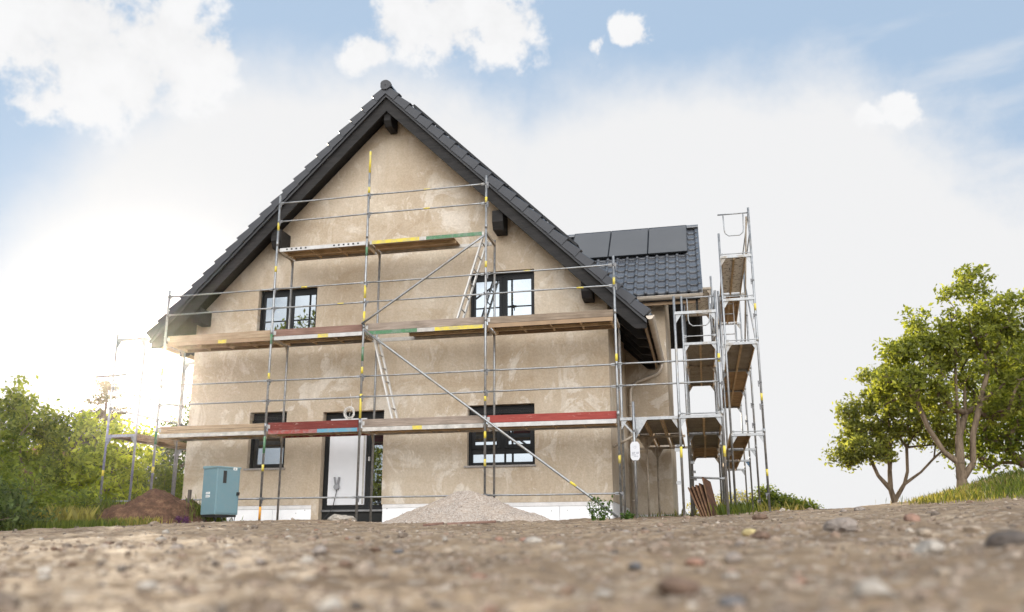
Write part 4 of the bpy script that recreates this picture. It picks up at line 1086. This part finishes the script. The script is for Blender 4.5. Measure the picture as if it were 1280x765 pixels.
tree('mirrored_tree', 'broadleaf tree behind the viewer that shows mirrored in the pane beside the front door', 'tree', (-3.6, -20.5, -.5),
     [[(0, 0, 0), (0, 0, 1.4)], [(0, 0, 1.4), (.8, 0, 3.0), (1.2, 0, 4.6)], [(0, 0, 1.4), (-.8, 0, 3.0), (-1.0, 0, 4.6)]],
     [(0, 0, 4.2, 2.4, 2.2, 2.3), (2.2, 0, 3.0, 1.8, 1.6, 1.6), (7, 0, 1.8, 2.2, 1.6, 1.5)], 260, 'leaf_oak', 40, .25, .11, .2)
tree('mirrored_tree', 'tall tree behind the viewer that shows mirrored in the upper left window', 'tree', (-9.2, -21.5, -.5),
     [[(0, 0, 0), (0, 0, 4.5)], [(0, 0, 4.5), (1.2, 0, 8.0), (1.6, 0, 11)], [(0, 0, 4.5), (-1.2, 0, 8.0), (-1.0, 0, 11)]],
     [(1.0, 0, 10.5, 1.8, 1.8, 1.6), (-1.2, 0, 9.0, 2.0, 1.8, 2.0)], 130, 'leaf_oak', 26, .25, .12, .3)
# left side
tree('leafy_shrub', 'tall bright yellow green shrub glowing in the sun left of the side scaffold', 'shrub', (-5.55, 5.2, gz(-5.55, 5.2)),
     [[(0, 0, 0), (0, 0, .6)], [(0, 0, .6), (.5, 0, 1.4), (.6, 0, 2.2)], [(0, 0, .6), (-.6, 0, 1.5), (-.9, 0, 2.3)]],
     [(.6, 0, 2.4, .95, 1.2, .8), (-.6, 0, 2.4, 1.1, 1.2, .9), (.5, -.3, 1.3, 1.1, 1.2, .9), (-.8, -.3, 1.2, 1.3, 1.2, 1.0), (.3, -.3, .5, 1.2, 1.0, .6)], 270, 'leaf_bright', 40, .14, .08, .1, 'shrubs left of the house')
tree('leafy_shrub', 'tall loose green shrub with upright shoots at the left edge of the photo', 'shrub', (-7.3, 3.6, gz(-7.3, 3.6)),
     [[(0, 0, 0), (0, 0, .6)], [(0, 0, .6), (.5, 0, 1.6), (.7, 0, 2.8)], [(0, 0, .6), (-.6, 0, 1.6), (-.5, 0, 2.8)]],
     [(.8, 0, 2.6, .9, 1.0, .9), (-.4, 0, 2.7, 1.1, 1.0, 1.1), (.3, 0, 3.7, .3, .3, .75), (.8, 0, 3.5, .22, .22, .5), (.2, -.2, 1.3, 1.7, 1.2, 1.0), (1.3, -.3, 1.2, .9, .9, .8), (-.9, 0, 3.3, .4, .4, .6)], 300, 'leaf_mid', 40, .13, .075, .1, 'shrubs left of the house')
tree('rounded_shrub', 'low rounded green shrub between the poles of the side scaffold', 'shrub', (-5.1, 7.2, gz(-5.1, 7.2)),
     [[(0, 0, 0), (0, 0, .5)]], [(0, 0, 1.1, 1.3, 1.2, .9), (1.0, .2, .9, 1.0, 1.0, .7)], 200, 'leaf_mid', 60, .2, .065, .07, 'shrubs left of the house')
tree('broadleaf_tree', 'dark leafy tree standing behind the left house wall and side scaffold', 'tree', (-7.5, 12.6, gz(-7.5, 12.6)),
     [[(0, 0, 0), (0, 0, 1.2)], [(0, 0, 1.2), (.6, 0, 2.4), (1, 0, 3.4)], [(0, 0, 1.2), (-.5, 0, 2.4), (-.6, 0, 3.4)]],
     [(0, 0, 2.2, 1.9, 1.6, 1.5), (.9, 0, 3.6, 1.5, 1.4, 1.2), (2.0, 0, 2.2, 1.3, 1.2, 1.6), (1.3, 0, 4.6, 1.1, 1.0, .6), (-.4, 0, 1.0, 1.8, 1.4, .8)], 420, 'leaf_dark', 62, .24, .07, .15)
tree('bushy_shrub', 'dark low bush with broad leaves at the left edge of the dirt', 'shrub', (-.75, -3.4, gz(-.75, -3.4)),
     [[(0, 0, 0), (0, 0, .2)]], [(.1, 0, .28, .6, .6, .34), (-.6, .2, .5, .7, .7, .5), (.6, .3, .14, .4, .4, .16)], 110, 'leaf_dark', 60, .13, .05, .03, 'shrubs left of the house')
tree('bushy_shrub', 'tangle of mid green weeds and saplings behind the dark low bush', 'shrub', (-2.3, -1.4, gz(-2.3, -1.4)),
     [[(0, 0, 0), (0, 0, .3)]], [(0, 0, .7, .9, .8, .6), (-.8, 0, 1.0, .8, .8, .8), (.9, .4, .5, .8, .7, .4)], 170, 'leaf_mid', 55, .15, .05, .03, 'shrubs left of the house')
tree('spreading_bush', 'green bush with yellow tips right of the outer scaffold', 'shrub', (13.75, 14.2, gz(13.75, 14.2) - .05),
     [[(0, 0, 0), (0, 0, .2)]], [(0, 0, .55, .75, .7, .45), (.55, 0, .45, .6, .6, .32), (-.45, 0, .8, .3, .4, .42), (1.0, 0, .3, .35, .4, .22)], 150, 'leaf_mid', 55, .11, .05, .03)
tree('spreading_bush', 'pale yellow flowering bush seen through the outer scaffold legs', 'shrub', (12.35, 14.6, gz(12.35, 14.6) - .05),
     [[(0, 0, 0), (0, 0, .2)]], [(0, 0, .75, .9, .6, .45), (-.9, 0, .6, .6, .6, .35)], 90, 'grass_yellow', 22, .15, .04, .03)
# conifer
ct = thing('conifer', 'brownish sparse conifer rising behind the bright shrub at left', 'tree', (-12.4, 13.9, gz(-12.4, 13.9)))
m = MB(); m.path([(0, 0, 0), (.05, 0, 3), (0, 0, 6.45)], [.16, .1, .015], 8); cen = []
for k in range(95):
    z = rng.uniform(1.2, 6.2); L = (6.6 - z) * .46 + .2; a0 = rng.uniform(0, 6.28); L *= rng.uniform(.65, 1.1)
    tip = Vector((math.cos(a0) * L, math.sin(a0) * L, z - .10 * L + .12)); m.path([(0, 0, z), tip * .5 + Vector((0, 0, z * .5 - .05)), tip], [.02, .014, .005], 5)
    for s in np.linspace(.3, 1, max(3, int(L / .16))): cen.append((tip.x * s, tip.y * s, z + (tip.z - z) * s - .04 * math.sin(3 * s)))
m.build('trunk', M['bark'], ct, fix=False)
v, f = leaves(np.array(cen), .085, 26, .055, .6); np_mesh('crown', v, f, M['needle'], ct)

def blades(pts, h, wd, lean=.35):
    n = len(pts); pts = np.asarray(pts, float)
    a = rng.uniform(0, 6.28, n); H = h * rng.uniform(.5, 1.2, n)
    dx, dy = np.cos(a), np.sin(a); l = H * lean * rng.uniform(.2, 1.3, n)
    w_ = wd * rng.uniform(.7, 1.3, n)
    side = np.stack([-dy * w_, dx * w_, np.zeros(n)], 1)
    mid = pts + np.stack([dx * l * .3, dy * l * .3, H * .6], 1); tip = pts + np.stack([dx * l, dy * l, H], 1)
    v = np.stack([pts - side, pts + side, mid + side * .8, tip, mid - side * .8], 1).reshape(-1, 3)
    f = np.arange(n * 5).reshape(n, 5); return v, f
def grass(name, label, cx, cy, rx, ry, n, h, mat, fn=None, wd=.006, lean=.35):
    a = rng.normal(size=(n, 2)); x = cx + a[:, 0] * rx; y = cy + a[:, 1] * ry
    z = ground(x, y) - .02
    if fn is not None: z = np.maximum(z, ground(x, y, False) + fn(x, y) - .02)
    v, f = blades(np.stack([x, y, z], 1), h, wd, lean)
    return tag(np_mesh(name, v, f, M[mat]), label, 'grass', kind='stuff')
grass('bank_grass', 'green grass covering the bank below the trees at right', 19.7, 6.0, 1.2, 1.0, 8000, .22, 'grass', wd=.005)
grass('bank_grass', 'yellow green herbs at the left end of the grassy bank', 17.2, 6.4, .35, .7, 2200, .14, 'grass_yellow', wd=.012)
grass('bank_grass', 'dry tan grass on the bare patches of the bank', 18.3, 7.0, .8, .6, 1500, .16, 'grass_dry')
grass('tall_grass', 'sunlit tall grass between the dark bush and the earth mound', -.55, -1.7, .42, .45, 1600, .42, 'grass_yellow')
grass('tall_grass', 'green grass along the left edge of the dirt', .0, -2.6, .6, .3, 2600, .17, 'grass')
grass('tall_grass', 'grass growing on the left flank of the earth mound', -.12, -1.2, .25, .5, 1500, .15, 'grass', mound_fn, wd=.004)
grass('tall_grass', 'tufts of grass at the foot of the earth mound', 1.2, -2.3, .4, .08, 450, .16, 'grass_yellow', mound_fn)
grass('tall_grass', 'weedy grass between the mound and the teal cabinet', 1.9, -.8, .16, .2, 450, .18, 'grass', mound_fn)
grass('tall_grass', 'long pale grass growing under the right scaffolds', 12.0, 9.5, .6, 2.6, 4000, .30, 'grass_yellow', wd=.004)
grass('tall_grass', 'green grass around the feet of the right scaffold poles', 11.85, 3.4, .22, 1.2, 1300, .26, 'grass', wd=.004)
grass('tall_grass', 'tall straw coloured grass beyond the outer scaffold', 12.9, 13.2, .6, .8, 3500, .42, 'grass_dry', wd=.004)
grass('tall_grass', 'short grass along the foot of the wing wall', 10.2, 3.6, .5, .7, 700, .14, 'grass')
# weeds by the corner
def weed(label, x, y, h, n, mat, spread=.12):
    t = thing('weed', label, 'weed', (x, y, gz(x, y) - .02)); m = MB(); cen = []
    for k in range(n):
        a0 = rng.uniform(0, 6.28); L = h * rng.uniform(.55, 1); b = (math.cos(a0) * spread * rng.uniform(.2, 1), math.sin(a0) * spread, 0)
        e = (b[0] * 2, b[1] * 2, L); m.path([(0, 0, 0), b, ((b[0] + e[0]) / 2, (b[1] + e[1]) / 2, L * .55), e], [.006, .006, .005, .002], 5)
        for s in np.linspace(.12, 1, 10): cen.append((b[0] + (e[0] - b[0]) * s, b[1] + (e[1] - b[1]) * s, L * s))
    m.build('stem', M[mat], t, fix=False); v, f = leaves(np.array(cen), .020, 3, .034, 1); np_mesh('foliage', v, f, M[mat], t)
weed('leafy green weed at the foot of the diagonal brace by the right corner', 9.50, -.5, .46, 9, 'weed_leaf', .13)
weed('purple leaved weed in front of the teal cabinet', 2.0, -1.75, .15, 5, 'purple_leaf', .07)
weed('small weed at the foot of the rightmost facade scaffold pole', 9.98, -.2, .16, 6, 'weed_leaf', .08)

# ------------------------------------------------------------------ far houses
fh = thing('distant_house', 'far low house with grey blue roof seen through the outer scaffold legs', 'house', (13.0, 29.0, .2))
m = MB(); m.box(-.95, .95, -1.5, 1.5, -.8, 1.15); m.build('wall', M['far_wall'], fh)
m = MB(); m.prism([(-1.25, 1.1), (1.25, 1.1), (.12, 1.85), (-.12, 1.85)], -1.7, 1.7); m.build('roof', M['far_roof'], fh)
fh = thing('distant_house', 'far house with reddish roof showing between the left trees', 'house', (-20.9, 22.5, -.4), R(20))
m = MB(); m.box(-3, 3, -3, 3, 0, 3.1); m.build('wall', M['far_wall'], fh)
m = MB(); m.prism([(-3.4, 3), (3.4, 3), (0, 5.0)], -3.4, 3.4); m.build('roof', M['far_red_roof'], fh)

# ------------------------------------------------------------------ haze added for the sun glow
hm = bpy.data.materials.new('sun_glow_haze'); hm.use_nodes = True
for n in list(hm.node_tree.nodes):
    if n.type == 'BSDF_PRINCIPLED': hm.node_tree.nodes.remove(n)
pv = hm.node_tree.nodes.new('ShaderNodeVolumePrincipled'); pv.inputs['Color'].default_value = (1, .97, .93, 1); pv.inputs['Density'].default_value = .00014; pv.inputs['Anisotropy'].default_value = .948
hm.node_tree.links.new(pv.outputs[0], hm.node_tree.nodes['Material Output'].inputs['Volume'])
m = MB(); m.box(-720, 720, -720, 720, -2.2, 16.0); tag(m.build('haze', hm), 'thin haze volume added to spread the sun glow', 'haze', kind='stuff')
# ------------------------------------------------------------------ light and sky
EXPO = .8; SKYS = .10 / 2 ** EXPO
SAZ, SEL = R(-36.2), R(11.0)
sv = Vector((math.sin(SAZ) * math.cos(SEL), math.cos(SAZ) * math.cos(SEL), math.sin(SEL)))
sd = bpy.data.lights.new('sun', 'SUN'); sd.energy = 4.6; sd.angle = R(.53); sd.color = (1, .86, .66)
so = bpy.data.objects.new('sun', sd); COL.objects.link(so); so.rotation_euler = (-sv).to_track_quat('-Z', 'Y').to_euler(); so.location = (-20, 30, 30)
W = bpy.data.worlds.new('World'); S.world = W; W.use_nodes = True; nt = W.node_tree
for n in list(nt.nodes): nt.nodes.remove(n)
class WM(Mat):
    def __init__(s): s.nt = nt; s.tc = nt.nodes.new('ShaderNodeTexCoord')
wm = WM()
sky = nt.nodes.new('ShaderNodeTexSky'); sky.sky_type = 'NISHITA'; sky.sun_disc = False
sky.sun_elevation = SEL; sky.sun_rotation = SAZ; sky.air_density = 1.0; sky.dust_density = .6; sky.ozone_density = 2.0
bg = nt.nodes.new('ShaderNodeBackground'); bg.inputs['Strength'].default_value = SKYS
out = nt.nodes.new('ShaderNodeOutputWorld'); wm.L(bg.outputs[0], out.inputs['Surface'])
G = wm.tc.outputs['Generated']
def vmath(op, a, b=None):
    n = nt.nodes.new('ShaderNodeVectorMath'); n.operation = op
    for i, v in enumerate((a, b)):
        if v is None: continue
        if isinstance(v, (tuple, list, Vector)): n.inputs[i].default_value = tuple(v)
        else: wm.L(v, n.inputs[i])
    return n
def fmath(op, a, b=0., clamp=False):
    n = nt.nodes.new('ShaderNodeMath'); n.operation = op; n.use_clamp = clamp
    for i, v in enumerate((a, b)):
        if isinstance(v, (int, float)): n.inputs[i].default_value = v
        else: wm.L(v, n.inputs[i])
    return n.outputs[0]
def mapr(v, a, b, c=0., d_=1., smooth=True):
    n = nt.nodes.new('ShaderNodeMapRange'); n.interpolation_type = 'SMOOTHSTEP' if smooth else 'LINEAR'
    for i, x in enumerate((v, a, b, c, d_)):
        if isinstance(x, (int, float)): n.inputs[i].default_value = x
        else: wm.L(x, n.inputs[i])
    return n.outputs[0]
def direc(px, py):
    v = fw + r2 * ((px - 640) / FPX) - u2 * ((py - 426.9) / FPX); return v.normalized()
# warped direction gives ragged cloud edges
nz = nt.nodes.new('ShaderNodeTexNoise'); nz.inputs['Scale'].default_value = 5.5; nz.inputs['Detail'].default_value = 9; nz.inputs['Roughness'].default_value = .62; wm.L(G, nz.inputs['Vector'])
off = vmath('SUBTRACT', nz.outputs['Color'], (.5, .5, .5)); offs = vmath('SCALE', off.outputs[0]); offs.inputs['Scale'].default_value = .12
warp = vmath('ADD', G, offs.outputs[0]).outputs[0]
nz2 = nt.nodes.new('ShaderNodeTexNoise'); nz2.inputs['Scale'].default_value = 22; nz2.inputs['Detail'].default_value = 6; wm.L(G, nz2.inputs['Vector'])
# thin white veil round the sun's side of the sky, blue higher up
dist = fmath('MINIMUM', fmath('ADD', vmath('DISTANCE', warp, direc(425, 525)).outputs['Value'], .062), fmath('SUBTRACT', vmath('DISTANCE', warp, direc(880, 620)).outputs['Value'], .01))
veil = mapr(fmath('ADD', dist, fmath('MULTIPLY', fmath('SUBTRACT', nz.outputs['Fac'], .5), .12)), .515, .41, 0., 1.)
# clouds at their places in the sky (direction, radius)
CL = [((95, 20), .10), ((190, 50), .075), ((30, 10), .07), ((150, 85), .055), ((55, 113), .03), ((245, 45), .045), ((560, 5), .065), ((500, 15), .05), ((630, 15), .05), ((798, 42), .016), ((815, 34), .014), ((1130, 148), .02), ((1085, 170), .016), ((450, 60), .03), ((755, 72), .012)]
cm = None
for (cpx, r_) in CL:
    dn = vmath('DISTANCE', warp, direc(*cpx)).outputs['Value']
    mk = fmath('SUBTRACT', 1., fmath('DIVIDE', dn, r_ * 1.25))
    cm = mk if cm is None else fmath('MAXIMUM', cm, mk)
nz3 = nt.nodes.new('ShaderNodeTexNoise'); nz3.inputs['Scale'].default_value = 13; nz3.inputs['Detail'].default_value = 10; nz3.inputs['Roughness'].default_value = .63; wm.L(G, nz3.inputs['Vector'])
cf = fmath('ADD', cm, fmath('MULTIPLY', fmath('SUBTRACT', nz3.outputs['Fac'], .5), 3.0))
cm = fmath('MULTIPLY', mapr(cf, .02, .50), mapr(cm, -.35, .1))
shade = mapr(nz3.outputs['Fac'], .35, .60, .93, 1.0)
streak = nt.nodes.new('ShaderNodeTexNoise'); streak.inputs['Scale'].default_value = 7; streak.inputs['Detail'].default_value = 7
mp = nt.nodes.new('ShaderNodeMapping'); mp.inputs['Rotation'].default_value = (0, R(35), R(20)); mp.inputs['Scale'].default_value = (.7, 1, 3.2); wm.L(G, mp.inputs['Vector']); wm.L(mp.outputs[0], streak.inputs['Vector'])
ds = vmath('DISTANCE', G, direc(1190, 140)).outputs['Value']
stk = fmath('MULTIPLY', mapr(streak.outputs['Fac'], .48, .72, 0., .55), mapr(ds, .24, .08))
gen = fmath('MULTIPLY', mapr(nz.outputs['Fac'], .5, .72, 0., .5), 1.)   # unseen cloud added behind the camera, lights the facade
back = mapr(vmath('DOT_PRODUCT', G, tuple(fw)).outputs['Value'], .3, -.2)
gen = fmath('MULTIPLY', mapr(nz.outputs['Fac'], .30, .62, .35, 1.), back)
VEIL = 'VEILCOL'
skyc = sky.outputs[0]
lift = wm.mix(.80, skyc, (6.0, 7.6, 9.6))
lift.node.inputs[7].default_value = (5.2, 6.75, 8.75, 1)
lob = mapr(vmath('DOT_PRODUCT', G, Vector((.22, -.74, .63)).normalized()).outputs['Value'], .45, .93)  # added bright lobe, aimed so the decks cast shade on the wall
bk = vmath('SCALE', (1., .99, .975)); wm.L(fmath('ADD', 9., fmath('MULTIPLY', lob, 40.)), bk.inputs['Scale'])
c00 = wm.mix(gen, lift, (9, 9, 9.1)); wm.L(bk.outputs[0], c00.node.inputs[7])   # bright cloud bank added out of view to light the facade
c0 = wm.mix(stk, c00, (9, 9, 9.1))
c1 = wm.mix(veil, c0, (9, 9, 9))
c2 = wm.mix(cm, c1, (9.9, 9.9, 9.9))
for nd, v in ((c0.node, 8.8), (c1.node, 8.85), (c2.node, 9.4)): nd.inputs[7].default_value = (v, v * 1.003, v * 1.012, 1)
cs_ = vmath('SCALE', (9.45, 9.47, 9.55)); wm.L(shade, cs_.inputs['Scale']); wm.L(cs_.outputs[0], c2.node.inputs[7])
# soft brightening of the veil round the sun itself
sn = vmath('DOT_PRODUCT', G, tuple(sv)).outputs['Value']
au = fmath('POWER', fmath('MAXIMUM', sn, 0.), 260.)
c3 = wm.mix(au, c2, (30, 29, 27)); c3.node.inputs[7].default_value = (30, 28, 25, 1)
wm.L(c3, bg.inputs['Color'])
S.view_settings.view_transform = 'Standard'; S.view_settings.look = 'None'; S.view_settings.gamma = 1; S.view_settings.use_curve_mapping = False
S.view_settings.exposure = EXPO
S.cycles.max_bounces = 8; S.cycles.transparent_max_bounces = 8
